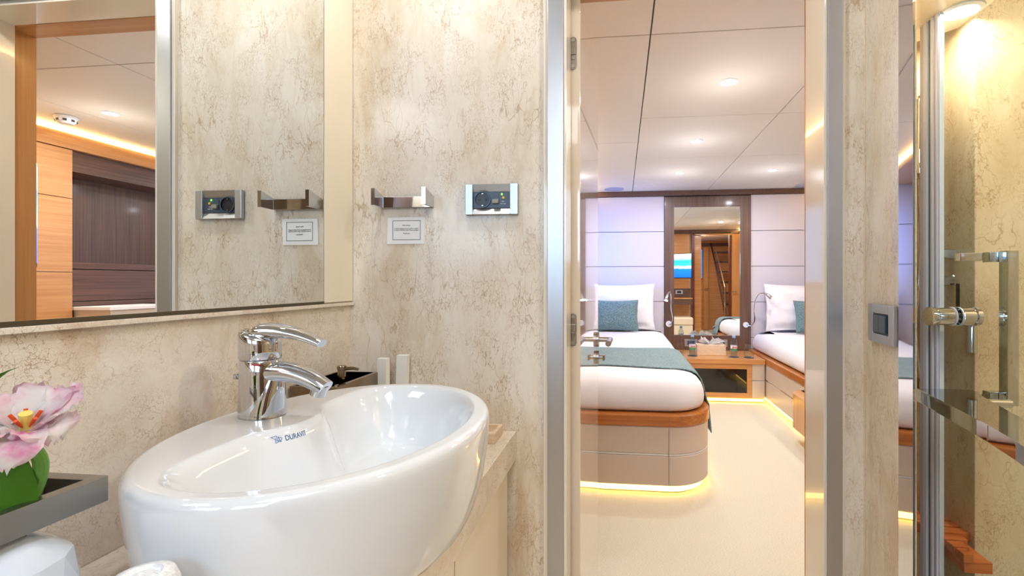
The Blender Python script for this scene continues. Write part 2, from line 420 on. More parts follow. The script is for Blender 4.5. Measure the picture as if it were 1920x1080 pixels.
trimbox('trim_9', 0.4585, 0.475, 1.205, 1.272, 0, ZT, 'oak_z')
trimbox('trim_10', -0.15, 0.475, 1.205, 1.272, ZT - 0.014, ZT + 0.05, 'oak')

# ---- cabin shell
b = nb(); box(b, -0.9, 2.6, 1.262, 5.3, -0.04, 0.0); struct('floor', b, 'carpet')
b = nb(); box(b, -0.9, 2.6, 5.12, 5.3, 0, 2.08); struct('wall_far', b, 'wenge')
# port wall with a window opening
b = nb()
box(b, -0.80, -0.70, 1.27, 5.12, 0, 1.1); box(b, -0.80, -0.70, 1.27, 5.12, 1.75, 2.08)
box(b, -0.80, -0.70, 1.27, 3.95, 1.1, 1.75); box(b, -0.80, -0.70, 4.75, 5.12, 1.1, 1.75)
struct('wall_port', b, 'taupe')
b = nb(); box(b, -0.72, -0.69, 3.90, 4.80, 1.05, 1.10); box(b, -0.72, -0.69, 3.90, 4.80, 1.75, 1.80)
box(b, -0.72, -0.69, 3.90, 3.95, 1.1, 1.75); box(b, -0.72, -0.69, 4.75, 4.80, 1.1, 1.75); struct('window_2', b, 'oak')
# starboard wall
b = nb(); box(b, 2.45, 2.6, 1.27, 5.12, 0, 2.08); struct('wall_starboard', b, 'wenge')
# wall on the bathroom side, oak, with the cabin entrance at x 1.31..1.93
b = nb()
box(b, -0.9, -0.145, 1.262, 1.28, 0, 2.05); box(b, 0.4755, 0.62, 1.255, 1.28, 0, 2.05); box(b, -0.145, 0.4755, 1.262, 1.28, ZT + 0.05, 2.05)
box(b, 0.62, 1.22, 1.255, 1.28, 0, 2.05); box(b, 1.93, 2.6, 1.255, 1.28, 0, 2.05); box(b, 1.22, 1.93, 1.255, 1.28, 1.985, 2.05)
struct('wall_near', b, 'oak')
# ceiling panels
b = nb(); g = 0.0025
cols = [(-0.75, 0.11, (1.28, 1.87, 3.30, 4.71, 5.12)), (0.11, 0.88, (1.28, 1.87, 2.82, 3.74, 4.71, 5.12)), (0.88, 1.70, (1.28, 1.87, 2.82, 3.74, 4.71, 5.12)), (1.70, 2.5, (1.28, 1.87, 3.3, 4.71, 5.12))]
for x0, x1, ys in cols:
    for y0, y1 in zip(ys[:-1], ys[1:]):
        box(b, x0 + g, x1 - g, y0 + g, y1 - g, 2.051, 2.07, 0.003)
struct('ceiling', b, 'ceiling')
b = nb(); box(b, -0.9, 2.6, 1.262, 5.3, 2.066, 2.11); struct('ceiling', b, 'seam')
# dark cornice over the headboards
trimbox('trim_11', -0.70, 2.45, 5.07, 5.12, 1.997, 2.049, 'wenge_x')
trimbox('trim_12', -0.70, 2.45, 1.28, 1.30, 1.975, 2.049, 'wenge_x')
# port cornice with LED cove
b = nb(); box(b, -0.70, -0.30, 1.30, 5.065, 1.985, 2.028); struct('trim_13', b, 'oak_y')
b = nb(); box(b, -0.315, -0.302, 1.31, 5.06, 2.031, 2.043); o = tag(obj('led_strip', b, 'led_cove'), 'thin warm light strip on the port cornice against the cabin ceiling', 'light strip')
# starboard cornice with LED cove
b = nb(); box(b, 2.10, 2.45, 1.28, 5.07, 1.93, 2.025); struct('trim_14', b, 'oak_y')
b = nb(); box(b, 2.095, 2.115, 1.30, 5.06, 2.027, 2.043); tag(obj('led_strip', b, 'led_cove'), 'thin warm light strip above the oak and wenge wall units, seen in bathroom mirror', 'light strip')

# ---- companionway behind the cabin entrance (seen in the cabin mirror)
b = nb(); box(b, 1.42, 2.9, -1.4, 1.262, -0.04, 0.0); struct('floor', b, 'carpet')
b = nb(); box(b, 1.42, 2.9, -1.4, 1.255, 2.05, 2.09); struct('ceiling', b, 'ceiling')
b = nb(); box(b, 1.42, 1.44, -1.4, 1.0, 0, 2.05); box(b, 1.312, 1.44, 1.203, 1.217, 0, 1.95); struct('wall_hall_port', b, 'oak')
b = nb(); box(b, 2.75, 2.9, -1.4, 1.255, 0, 2.05); struct('wall_hall_starboard', b, 'wenge')
b = nb(); box(b, 1.44, 2.75, -1.4, -1.2, 0, 2.05); struct('wall_hall_back', b, 'oak')
trimbox('trim_15', 1.262, 1.31, 1.22, 1.30, 0, 1.99, 'mahogany')
trimbox('trim_16', 1.29, 1.95, 1.22, 1.30, 1.955, 1.99, 'oak')
trimbox('trim_17', 1.92, 1.95, 1.22, 1.30, 0, 1.955, 'mahogany')
trimbox('trim_18', 1.44, 2.75, -1.2, -1.17, 1.93, 2.0, 'wenge_x')

# =================================================================== BATHROOM THINGS
# ---- mirror cabinet front: mirror and cream end panel
t = thing('wall_mirror', 'large frameless mirror on the left bathroom wall above the marble splashback', 'mirror', (-0.658, 0.4, 1.06))
b = nb(); box(b, -0.6595, -0.655, -0.9, 0.994, 1.0575, 1.97); obj('mirror_glass', b, 'mirror', t)
b = nb(); box(b, -0.6598, -0.6535, -0.9, 0.994, 1.052, 1.0575); o = obj('bottom_edge', b, 'mirror_edge', t); o['label'] = 'dark tarnished lower edge'
t = thing('cabinet_panel', 'tall cream lacquer end panel between mirror and corner of the marble wall', 'panel', (-0.657, 1.05, 1.05))
b = nb(); box(b, -0.6595, -0.654, 0.9965, 1.108, 1.054, 1.97, 0.001); obj('panel', b, 'cream_soft', t)
trimbox('trim_19', -0.6598, -0.650, -0.9, 1.108, 1.044, 1.0515, 'marble_side')

t = thing('dark_backdrop', 'tall wenge cupboard at the back of the bathroom, added unseen for dark chrome reflections', 'backdrop', (0.45, -0.9, 0))  # unseen dark block, added so the chrome picks up dark stripes
b = nb(); box(b, 0.16, 0.80, -1.055, -0.78, 0, 1.90); obj('carcass', b, 'wenge', t)
for x0_, x1_ in ((0.162, 0.478), (0.482, 0.798)):
    b = nb(); box(b, x0_, x1_, -0.779, -0.76, 0.06, 1.88, 0.001); obj('door', b, 'wenge', t)
# ---- counter and vanity
t = tag(obj('countertop', prism(nb(), [(-0.659, -0.35), (-0.247, -0.35), (-0.247, 1.109), (-0.659, 1.109)], 0.684, 0.75, 0.0015), 'marble_counter'),
        'thick cream marble worktop carrying the oval basin', 'countertop')
t = thing('vanity_cabinet', 'cream lacquer vanity cabinet beneath the marble worktop', 'cabinet', (-0.45, 0.4, 0))
b = nb(); box(b, -0.655, -0.30, -0.34, 1.108, 0.0, 0.682); obj('carcass', b, 'cream_soft', t)
b = nb(); box(b, -0.300, -0.285, 1.085, 1.108, 0.0, 0.682); obj('end_stile', b, 'cream_soft', t)
for y0, y1 in ((0.735, 1.083), (0.382, 0.731), (0.03, 0.378), (-0.33, 0.026)):
    b = nb(); box(b, -0.284, -0.262, y0, y1, 0.06, 0.672, 0.0015); obj('door', b, 'cream_soft', t)

# ---- basin
MARK_Y = 0.618
def basin():
    cx, cy, A, B, ZR = -0.400, 0.655, 0.203, 0.262, 0.90
    bm = nb(); SEG = 200
    def deck_x(y):            # edge of the tap ledge, with the bulge that carries the tap
        return -0.484 + 0.034 * math.exp(-((y - 0.655) / 0.058) ** 2 * abs((y - 0.655) / 0.058))
    def smin(a, c, k=0.012):
        h = max(0, min(1, 0.5 + 0.5 * (c - a) / k)); return c * (1 - h) + a * h - k * h * (1 - h)
    def inside(x, y):
        ex, ey = (x - cx) / (A - 0.028), (y - cy) / (B - 0.028)
        r = math.hypot(ex, ey)
        de = (1 - r) * (A * 0.5 + B * 0.5 - 0.03) if r > 0 else 0.2
        return smin(de, x - deck_x(y), 0.04)
    def h(x, y):
        d = inside(x, y)
        if d <= -0.006: return ZR
        s = (d + 0.006) / 0.05
        s = min(1, s); w_ = s * s * (3 - 2 * s)
        if d < 0.008: pass
        floor_ = 0.098 + 0.02 * min(1, max(0, (d - 0.04) / 0.1))
        return ZR - floor_ * w_
    NR = 130
    prev = None
    topc = bm.verts.new((cx, cy, h(cx, cy)))
    for i in range(1, NR + 1):
        f = i / NR
        ring = []
        for j in range(SEG):
            a = 2 * PI * j / SEG
            x, y = cx + (A - 0.010) * f * math.cos(a), cy + (B - 0.010) * f * math.sin(a)
            ring.append(bm.verts.new((x, y, h(x, y))))
        for j in range(SEG):
            if prev is None: bm.faces.new((topc, ring[j], ring[(j + 1) % SEG]))
            else: bm.faces.new((prev[j], ring[j], ring[(j + 1) % SEG], prev[(j + 1) % SEG]))
        prev = ring
    prof = [(-0.0065, 0.899), (-0.003, 0.8965), (-0.001, 0.892), (0.0, 0.886), (-0.0005, 0.872), (-0.003, 0.845), (-0.008, 0.81), (-0.016, 0.775), (-0.023, 0.756), (-0.026, 0.7505)]
    for off, z in prof:
        ring = []
        for j in range(SEG):
            a = 2 * PI * j / SEG
            ring.append(bm.verts.new((cx + (A + off) * math.cos(a), cy + (B + off) * math.sin(a), z)))
        for j in range(SEG): bm.faces.new((prev[j], ring[j], ring[(j + 1) % SEG], prev[(j + 1) % SEG]))
        prev = ring
    bm.faces.new(prev[::-1])
    return bm
t = thing('wash_basin', 'white oval ceramic basin standing on the marble worktop', 'basin', (-0.40, 0.655, 0.75))
bo = obj('bowl', basin(), 'ceramic', t, smooth=60)
b = nb(); lathe(b, [(0.0001, 0.783), (0.021, 0.783), (0.023, 0.786), (0.021, 0.789), (0.0001, 0.790)], (-0.37, 0.655, 0), 24); obj('drain', b, 'chrome', t)

# ---- tap
FX, FY = -0.540, 0.667
t = thing('basin_tap', 'chrome lever mixer tap standing on the basin ledge', 'tap', (FX, FY, 0.90))
b = nb()
def oval_ring(z, rx, ry, dx=0.0, seg=40):
    return [b.verts.new((FX + dx + rx * math.cos(2 * PI * j / seg), FY + ry * math.sin(2 * PI * j / seg), z)) for j in range(seg)]
rings = [oval_ring(0.9005, 0.032, 0.027, 0.001), oval_ring(0.905, 0.0325, 0.0272, 0.001), oval_ring(0.93, 0.0305, 0.0268, 0), oval_ring(0.96, 0.029, 0.0265, 0), oval_ring(0.9835, 0.029, 0.0265, 0), oval_ring(0.9845, 0.028, 0.0255, 0)]
for i in range(len(rings) - 1):
    for j in range(40): b.faces.new((rings[i][j], rings[i][(j + 1) % 40], rings[i + 1][(j + 1) % 40], rings[i + 1][j]))
b.faces.new(rings[0][::-1]); b.faces.new(rings[-1])
obj('body', b, 'chrome', t, 50)
b = nb(); sk = []
for z, dx, rx, ry in ((0.9008, 0.010, 0.025, 0.0285), (0.910, 0.010, 0.0245, 0.0275), (0.930, 0.012, 0.0225, 0.0235), (0.948, 0.016, 0.0195, 0.0185), (0.960, 0.020, 0.014, 0.014)):
    sk.append(oval_ring(z, rx, ry, dx))
for i in range(len(sk) - 1):
    for j in range(40): b.faces.new((sk[i][j], sk[i][(j + 1) % 40], sk[i + 1][(j + 1) % 40], sk[i + 1][j]))
b.faces.new(sk[0][::-1]); b.faces.new(sk[-1]); obj('spout_skirt', b, 'chrome', t, 50)
b = nb(); rings = []
NS = 40
for z, k_ in ((0.9855, 0.0275), (0.9865, 0.0285), (1.0, 0.0285), (1.008, 0.0285)):
    rings.append([b.verts.new((FX - 0.001 + k_ * math.cos(2 * PI * j / NS), FY + (k_ - 0.001) * math.sin(2 * PI * j / NS), z)) for j in range(NS)])
# slanted crown: high at the back, low in front
for f, hh in ((0.98, 0), (0.86, 0.004), (0.6, 0.005), (0.25, 0.005)):
    ring = []
    for j in range(NS):
        a = 2 * PI * j / NS
        x = FX - 0.001 + 0.0285 * f * math.cos(a); y = FY + 0.0275 * f * math.sin(a)
        z = 1.012 + 0.014 * (0.5 - 0.5 * (x - FX) / 0.026) + hh
        ring.append(b.verts.new((x, y, z)))
    rings.append(ring)
for i in range(len(rings) - 1):
    for j in range(NS): b.faces.new((rings[i][j], rings[i][(j + 1) % NS], rings[i + 1][(j + 1) % NS], rings[i + 1][j]))
b.faces.new(rings[0][::-1]); b.faces.new(rings[-1])
obj('cap', b, 'chrome', t, 50)
b = nb(); path = bez((FX - 0.021, FY, 1.0185), (FX + 0.005, FY, 1.031), (FX + 0.05, FY, 1.031), (FX + 0.098, FY, 1.009), 20)
tube(b, path, [0.012 + 0.010 * min(1, i / 5) - 0.0105 * max(0, (i - 6) / 14) for i in range(21)], 24, 0.55, up=(0, 0, 1)); lv = obj('lever', b, 'chrome', t, 50)
b = nb(); path = bez((FX + 0.008, FY, 0.963), (FX + 0.04, FY, 0.972), (FX + 0.075, FY, 0.962), (FX + 0.104, FY, 0.943), 18)
tube(b, path, [0.0205 - 0.006 * i / 18 for i in range(19)], 28, 0.80, up=(0, 0, 1)); sp = obj('spout', b, 'chrome', t, 50)
b = nb(); cyl(b, (FX + 0.096, FY, 0.9475), (FX + 0.091, FY, 0.9325), 0.011); obj('aerator', b, 'chrome', sp)
b = nb(); cyl(b, (FX - 0.024, FY - 0.004, 0.958), (FX - 0.037, FY - 0.004, 0.958), 0.003); cyl(b, (FX - 0.034, FY - 0.004, 0.958), (FX - 0.039, FY - 0.004, 0.958), 0.0045); obj('lift_rod', b, 'chrome', t)
b = nb(); box(b, FX + 0.006, FX + 0.020, FY - 0.0272, FY - 0.0255, 0.9795, 0.9808); o = obj('hot_mark', b, 'red_ink', t); o['label'] = 'small red mark'
text('maker_mark', 'GROHE', 0.0065, 'black_ink', (FX + 0.013, FY - 0.0215, 0.921), (1, 0.35, 0), (0, 0, 1), t)

# ---- lettering on the basin
from mathutils.bvhtree import BVHTree
bt = BVHTree.FromPolygons([v.co.copy() for v in bo.data.vertices], [tuple(p.vertices) for p in bo.data.polygons])
def hug(o, d, lift=0.0003):
    for v in o.data.vertices:
        q, n_, i_, ds = bt.ray_cast(v.co, d)
        if q: v.co = q + n_ * lift
mk = text('maker_mark', 'DURAVIT', 0.0092, 'blue_ink', (-0.405, MARK_Y + 0.004, 0.8835), (0.0, 1, 0.0), (0.0, 0, 1.0), bpy.data.objects['wash_basin'], shear=0.15, sx=0.68, offset=0.0001)
hug(mk, Vector((-1, 0, 0)))
bm2 = nb()
for P_ in (((-0.0075, 0.009), (-0.003, 0.0045), (0.0, 0.0095)), ((-0.003, 0.0045), (-0.005, 0.0), (0.0, 0.0012)), ((0.0012, 0.008), (-0.001, 0.004), (0.002, 0.0004)), ((0.0012, 0.008), (0.0052, 0.0055), (0.002, 0.0004))):
    for k_ in range(3):
        u0, w0 = P_[k_]; u1, w1 = P_[(k_ + 1) % 3]; L_ = math.hypot(u1 - u0, w1 - w0); px, pz = -(w1 - w0) / L_ * 0.0004, (u1 - u0) / L_ * 0.0004
        bm2.faces.new([bm2.verts.new((-0.405, MARK_Y - 0.0155 + a_ * 0.8, 0.8830 + c_ * 0.9)) for a_, c_ in ((u0 - px, w0 - pz), (u1 - px, w1 - pz), (u1 + px, w1 + pz), (u0 + px, w0 + pz))])
mk = obj('maker_emblem', bm2, 'blue_ink', bpy.data.objects['wash_basin']); hug(mk, Vector((-1, 0, 0)))

# ---- tissue / soap tray in the corner
t = thing('dispenser_tray', 'square bronze chrome tray in the corner behind the basin', 'tray', (-0.60, 0.97, 0.75))
b = nb()
x0, x1, y0, y1, z0, z1 = -0.655, -0.556, 0.885, 1.05, 0.835, 0.8935
box(b, x0, x1, y0, y0 + 0.006, z0, z1); box(b, x0, x1, y1 - 0.006, y1, z0, z1); box(b, x0, x0 + 0.006, y0 + 0.006, y1 - 0.006, z0, z1); box(b, x1 - 0.009, x1, y0 + 0.006, y1 - 0.006, z0, z1)
obj('tray_wall', b, 'brass', t)
b = nb(); box(b, x0, x1, y0, y1, z0 - 0.005, z0); obj('tray_base', b, 'brass', t)
b = nb(); box(b, -0.64, -0.575, 0.91, 1.03, 0.7505, 0.83, 0.002); obj('stand', b, 'brass', t)
PX, PY = -0.567, 0.95
t = thing('soap_dispenser', 'small bronze soap pump standing in the square corner tray', 'soap dispenser', (-0.592, 0.945, 0.8355))
b = nb(); lathe(b, [(0.016, 0.8357), (0.017, 0.838), (0.017, 0.880), (0.014, 0.884)], (-0.585, PY, 0)); obj('bottle', b, 'brass', t)
b = nb(); lathe(b, [(0.0065, 0.8845), (0.0065, 0.900), (0.0085, 0.902), (0.0085, 0.916), (0.0095, 0.917), (0.0095, 0.923), (0.007, 0.925)], (-0.585, PY, 0)); obj('pump', b, 'brass', t)
b = nb(); tube(b, [(-0.579, PY, 0.9185), (-0.560, PY + 0.001, 0.9195), (-0.549, PY + 0.002, 0.917)], [0.0038, 0.0034, 0.0028], 10); obj('nozzle', b, 'brass', t)

# ---- white cartons leaning on the wall
for nm, (xa, xb, ya, yb, zt, ln), lab in (
        ('amenity_box', (-0.5585, -0.5355, 1.045, 1.062, 0.925, 0.0), 'narrow white carton standing behind the basin, left one of the pair'),
        ('amenity_box', (-0.532, -0.506, 1.078, 1.095, 0.928, 0.004), 'wider white carton behind the basin, leaning on the wall right of its twin')):
    b = nb(); box(b, xa, xb, ya, yb, 0.7505, zt, 0.0012)
    for v in b.verts: v.co.x += ln * (v.co.z - 0.75) / 0.17
    tag(obj(nm, b, 'white_box'), lab, 'box', 'white cartons behind the basin')

# ---- soap dish
b = nb(); box(b, -0.335, -0.273, 1.014, 1.085, 0.7505, 0.757)
for q in ((-0.335, -0.273, 1.014, 1.022), (-0.335, -0.273, 1.077, 1.085), (-0.335, -0.327, 1.022, 1.077), (-0.281, -0.273, 1.022, 1.077)): box(b, *q, 0.757, 0.772)
tag(obj('soap_dish', b, 'travertine'), 'small square travertine dish on the far end of the marble worktop', 'soap dish')

# ---- towel bar (U shaped) on the wall
t = thing('towel_hook', 'U shaped polished chrome towel holder on the marble wall', 'towel holder', (-0.52, 1.109, 1.30))
b = nb()
Yp = 1.055
box(b, -0.572, -0.452, 1.100, 1.1095, 1.279, 1.305, 0.0008); obj('back_bar', b, 'chrome', t)
b = nb(); prism(b, [(-0.576, 1.109), (-0.572, 1.109), (-0.569, Yp), (-0.578, Yp)], 1.279, 1.305)
for v in b.verts:
    if v.co.y < 1.08 and v.co.z > 1.29: v.co.z = 1.318
obj('arm', b, 'chrome', t)
b = nb(); prism(b, [(-0.452, 1.109), (-0.448, 1.109), (-0.447, Yp), (-0.456, Yp)], 1.279, 1.305)
for v in b.verts:
    if v.co.y < 1.08 and v.co.z > 1.29: v.co.z = 1.318
obj('arm', b, 'chrome', t)

# ---- notice card
t = thing('notice_card', 'small white printed card taped to the marble below the towel holder', 'card', (-0.518, 1.109, 1.225))
b = nb(); box(b, -0.565, -0.471, 1.1082, 1.1095, 1.192, 1.257)
for v in b.verts: v.co.x += 0.03 * (v.co.z - 1.225)
obj('card', b, 'paper', t)
b = nb()
for q in ((-0.5515, -0.4815, 1.2480, 1.2490), (-0.5515, -0.4815, 1.2020, 1.2030), (-0.5515, -0.5505, 1.2020, 1.2490), (-0.4825, -0.4815, 1.2020, 1.2490)): box(b, q[0], q[1], 1.1078, 1.1083, q[2], q[3])
obj('border', b, 'black_ink', t)
for k_, (s_, z_) in enumerate((('Dear Guest,', 1.236), ('A towel hanging up means "I will use it again."', 1.2285), ('A towel on the floor means "Please exchange."', 1.2245), ('Thank you.', 1.2165))):
    text('lettering', s_, 0.0040 if k_ in (0, 3) else 0.0033, 'black_ink', (-0.5165, 1.1079, z_), (1, 0, 0), (0, 0, 1), t, offset=0.0)

# ---- power socket
t = thing('power_socket', 'chrome framed wall socket with round outlet and yellow test button', 'socket', (-0.305, 1.109, 1.295))
X0, X1, Z0, Z1 = -0.3675, -0.241, 1.2585, 1.331
b = nb()
b.free()
for xa, xb in ((X0, X0 + 0.018), (X1 - 0.019, X1)):
    b = nb(); box(b, xa, xb, 1.098, 1.1095, Z0, Z1, 0.0015); obj('side_frame', b, 'steel', t)
b = nb()
prism(b, [(0, 0)] * 0 or [(X0 + 0.018, 1.0985), (X1 - 0.019, 1.0985), (X1 - 0.019, 1.109), (X0 + 0.018, 1.109)], 1.3125, Z1 - 0.001)
for v in b.verts:
    if v.co.y < 1.10 and v.co.z < 1.32: v.co.y = 1.1065
prism(b, [(X0 + 0.018, 1.0985), (X1 - 0.019, 1.0985), (X1 - 0.019, 1.109), (X0 + 0.018, 1.109)], Z0 + 0.001, 1.275)
for v in b.verts:
    if v.co.y < 1.10 and 1.27 < v.co.z < 1.28: v.co.y = 1.1065
obj('bevelled_frame', b, 'steel', t)
b = nb(); box(b, X0 + 0.018, X1 - 0.019, 1.1045, 1.1094, 1.275, 1.3125); obj('module', b, 'anthracite', t)
b = nb(); lathe(b, [(0.0175, 1.1005), (0.0195, 1.1005), (0.0195, 1.1046), (0.0175, 1.1046)], (-0.3265, 0, 1.2945), 40, 'Y', True); obj('outlet_ring', b, 'anthracite', t)
b = nb(); lathe(b, [(0.0175, 1.1035), (0.0001, 1.1035)], (-0.3265, 0, 1.2945), 40, 'Y', True); obj('outlet_well', b, 'dark_plastic', t)
for dx in (-0.0085, 0.0085):
    b = nb(); lathe(b, [(0.0024, 1.1031), (0.0001, 1.1031)], (-0.3265 + dx, 0, 1.2945), 12, 'Y', True); obj('pin_hole', b, 'black_ink', t)
for dz in (-0.014, 0.014):
    b = nb(); box(b, -0.3285, -0.3245, 1.1015, 1.1036, 1.2945 + dz - 0.0012, 1.2945 + dz + 0.0012); obj('earth_clip', b, 'nickel', t)
b = nb(); box(b, -0.3015, -0.2875, 1.1030, 1.1046, 1.2845, 1.3085, 0.0006); obj('rocker_plate', b, 'anthracite', t)
b = nb(); box(b, -0.302, -0.287, 1.0955, 1.1031, 1.2845, 1.2945, 0.0015); obj('rocker', b, 'grey_button', t)
b = nb(); lathe(b, [(0.0030, 1.1020), (0.0030, 1.1046)], (-0.2765, 0, 1.2985), 16, 'Y'); o = obj('test_button', b, 'yellow', t); o['label'] = 'round yellow test button'
b = nb(); box(b, -0.2825, -0.2785, 1.1036, 1.1046, 1.3045, 1.3090); o = obj('indicator', b, 'green_led', t); o['label'] = 'green indicator'
text('lettering', 'TEST', 0.0035, 'paper', (-0.277, 1.1043, 1.2885), (1, 0, 0), (0, 0, 1), t)
text('lettering', 'I\u0394n=10mA', 0.0030, 'paper', (-0.277, 1.1043, 1.2835), (1, 0, 0), (0, 0, 1), t)

# ---- light switch on the angled pilaster
dirp = Vector((0.019, 0.17, 0)).normalized(); nrm = Vector((-dirp.y, dirp.x, 0))
def on_pil(s, out, z):
    p = Vector((0.504, 0.94, 0)) + dirp * s + nrm * out; return Vector((p.x, p.y, z))
def pil_box(bm, s0, s1, o0, o1, z0, z1, bev=0.0):
    k0 = len(bm.verts)
    tmp = nb(); box(tmp, s0, s1, o0, o1, z0, z1, bev)
    me = bpy.data.meshes.new('t'); 
    for v in tmp.verts: v.co = on_pil(v.co.x, v.co.y, v.co.z)
    tmp.to_mesh(me); tmp.free(); bm.from_mesh(me); bpy.data.meshes.remove(me)
t = thing('light_switch', 'chrome framed light switch with anthracite rockers on the marble beside the shower', 'switch', tuple(on_pil(0.06, 0, 1.02)))
b = nb()
for q in ((0.002, 0.024, 0.980, 1.056), (0.098, 0.122, 0.980, 1.056), (0.024, 0.098, 0.980, 0.998), (0.024, 0.098, 1.038, 1.056)): pil_box(b, q[0], q[1], 0.0005, 0.009, q[2], q[3], 0.0015)
obj('frame', b, 'steel', t)
b = nb(); pil_box(b, 0.024, 0.098, 0.0005, 0.005, 0.998, 1.038); obj('module', b, 'dark_plastic', t)
for s0, s1 in ((0.036, 0.064), (0.066, 0.094)):
    b = nb(); pil_box(b, s0, s1, 0.005, 0.010, 1.001, 1.035, 0.001); obj('rocker', b, 'anthracite', t)

# ---- tulip, holder, vase
t = thing('vase_holder', 'rectangular brushed steel holder frame fixed to the wall around the vase', 'holder', (-0.57, 0.3, 0.9))
b = nb()
HX0, HX1, HY0, HY1, HZ0, HZ1 = -0.566, -0.500, 0.10, 0.418, 0.886, 0.911
box(b, HX1 - 0.012, HX1, HY0, HY1, HZ0, HZ1, 0.001); box(b, HX0, HX1 - 0.012, HY1 - 0.013, HY1, HZ0, HZ1, 0.001)
box(b, HX0, HX0 + 0.012, HY0, HY1 - 0.013, HZ0, HZ1, 0.001); box(b, HX0 + 0.012, HX1 - 0.012, HY0, HY0 + 0.013, HZ0, HZ1, 0.001)
obj('frame', b, 'holder_metal', t)
for y_ in (0.14, 0.39):
    b = nb(); cyl(b, (HX0, y_, 0.897), (-0.6598, y_, 0.897), 0.006, 16); obj('wall_mount', b, 'steel', t)
VX, VY = -0.533, 0.350
t = thing('vase', 'white faceted porcelain vase standing in the steel wall holder', 'vase', (VX, VY, 0.75))
b = nb()
prof = [(0.030, 0.7505), (0.040, 0.762), (0.052, 0.795), (0.056, 0.83), (0.050, 0.858), (0.032, 0.874), (0.0185, 0.882), (0.0195, 0.906), (0.0185, 0.907), (0.017, 0.889), (0.016, 0.87), (0.015, 0.80)]
seg = 14; rings = []
for i, (r, z) in enumerate(prof):
    rings.append([b.verts.new((VX + r * math.cos(2 * PI * (j + 0.5 * (i % 2 if i < 6 else 0)) / seg), VY + r * math.sin(2 * PI * (j + 0.5 * (i % 2 if i < 6 else 0)) / seg), z)) for j in range(seg)])
for i in range(len(rings) - 1):
    for j in range(seg):
        if i % 2 == 0 or i >= 6:
            a_, b_, c_, d_ = rings[i][j], rings[i][(j + 1) % seg], rings[i + 1][(j + 1) % seg], rings[i + 1][j]
            if i < 6: b.faces.new((a_, b_, d_)); b.faces.new((b_, c_, d_))
            else: b.faces.new((a_, b_, c_, d_))
        else:
            a_, b_, c_, d_ = rings[i][j], rings[i][(j + 1) % seg], rings[i + 1][(j + 1) % seg], rings[i + 1][j]
            b.faces.new((a_, b_, c_)); b.faces.new((a_, c_, d_))
b.faces.new(rings[0][::-1]); b.faces.new(rings[-1])
obj('body', b, 'facet', t, 12)
# flower
t = thing('tulip', 'pink and white parrot tulip with broad green leaves in the vase', 'flower', (VX, VY, 0.885))
FC = Vector((-0.508, 0.358, 0.972))
b = nb(); tube(b, bez((VX + 0.008, VY + 0.006, 0.875), (VX + 0.014, VY + 0.022, 0.91), (VX + 0.036, VY + 0.022, 0.945), tuple(FC - Vector((0, 0, 0.012)))), 0.0052, 12); obj('stem', b, 'stem', t)
def leaf(pts, widths, side, mat='leaf', fold=0.35):
    bm = nb(); pts = [Vector(p) for p in pts]; rows = []
    for i, p in enumerate(pts):
        tt = (pts[min(i + 1, len(pts) - 1)] - pts[max(0, i - 1)]).normalized(); sd = Vector(side); sd = (sd - tt * sd.dot(tt)).normalized(); nn = tt.cross(sd)
        rows.append([bm.verts.new(p + sd * widths[i] * k_ + nn * (widths[i] * fold * (abs(k_) - 0.5))) for k_ in (-1, -0.5, 0, 0.5, 1)])
    for i in range(len(rows) - 1):
        for j in range(4): bm.faces.new((rows[i][j], rows[i][j + 1], rows[i + 1][j + 1], rows[i + 1][j]))
    bmesh.ops.solidify(bm, geom=bm.faces[:], thickness=0.001)
    return bm
lp = bez((VX + 0.0, VY - 0.002, 0.875), (VX + 0.014, VY - 0.006, 0.90), (VX + 0.006, VY - 0.006, 0.93), (VX + 0.006, VY - 0.004, 0.962), 12)
obj('leaf', leaf(lp, [0.012 + 0.016 * math.sin(PI * min(1, (i + 2) / 14 * 0.9)) for i in range(13)], (1, 0.6, 0)), 'leaf', t, 60)
lp = bez((VX - 0.004, VY + 0.006, 0.875), (VX - 0.012, VY + 0.012, 0.91), (VX - 0.02, VY + 0.012, 0.94), (VX - 0.026, VY + 0.01, 0.955), 10)
obj('leaf', leaf(lp, [0.010 + 0.012 * math.sin(PI * i / 10) for i in range(11)], (1, 0.2, 0)), 'leaf', t, 60)
lp = bez((VX - 0.03, VY, 0.94), (VX - 0.035, VY + 0.0, 0.99), (VX - 0.012, VY + 0.01, 1.02), (VX + 0.020, VY + 0.006, 1.027), 12)
obj('leaf', leaf(lp, [0.006 * (1 - i / 12) ** 0.7 + 0.001 for i in range(13)], (0.5, 1, 0.3)), 'leaf', t, 60)
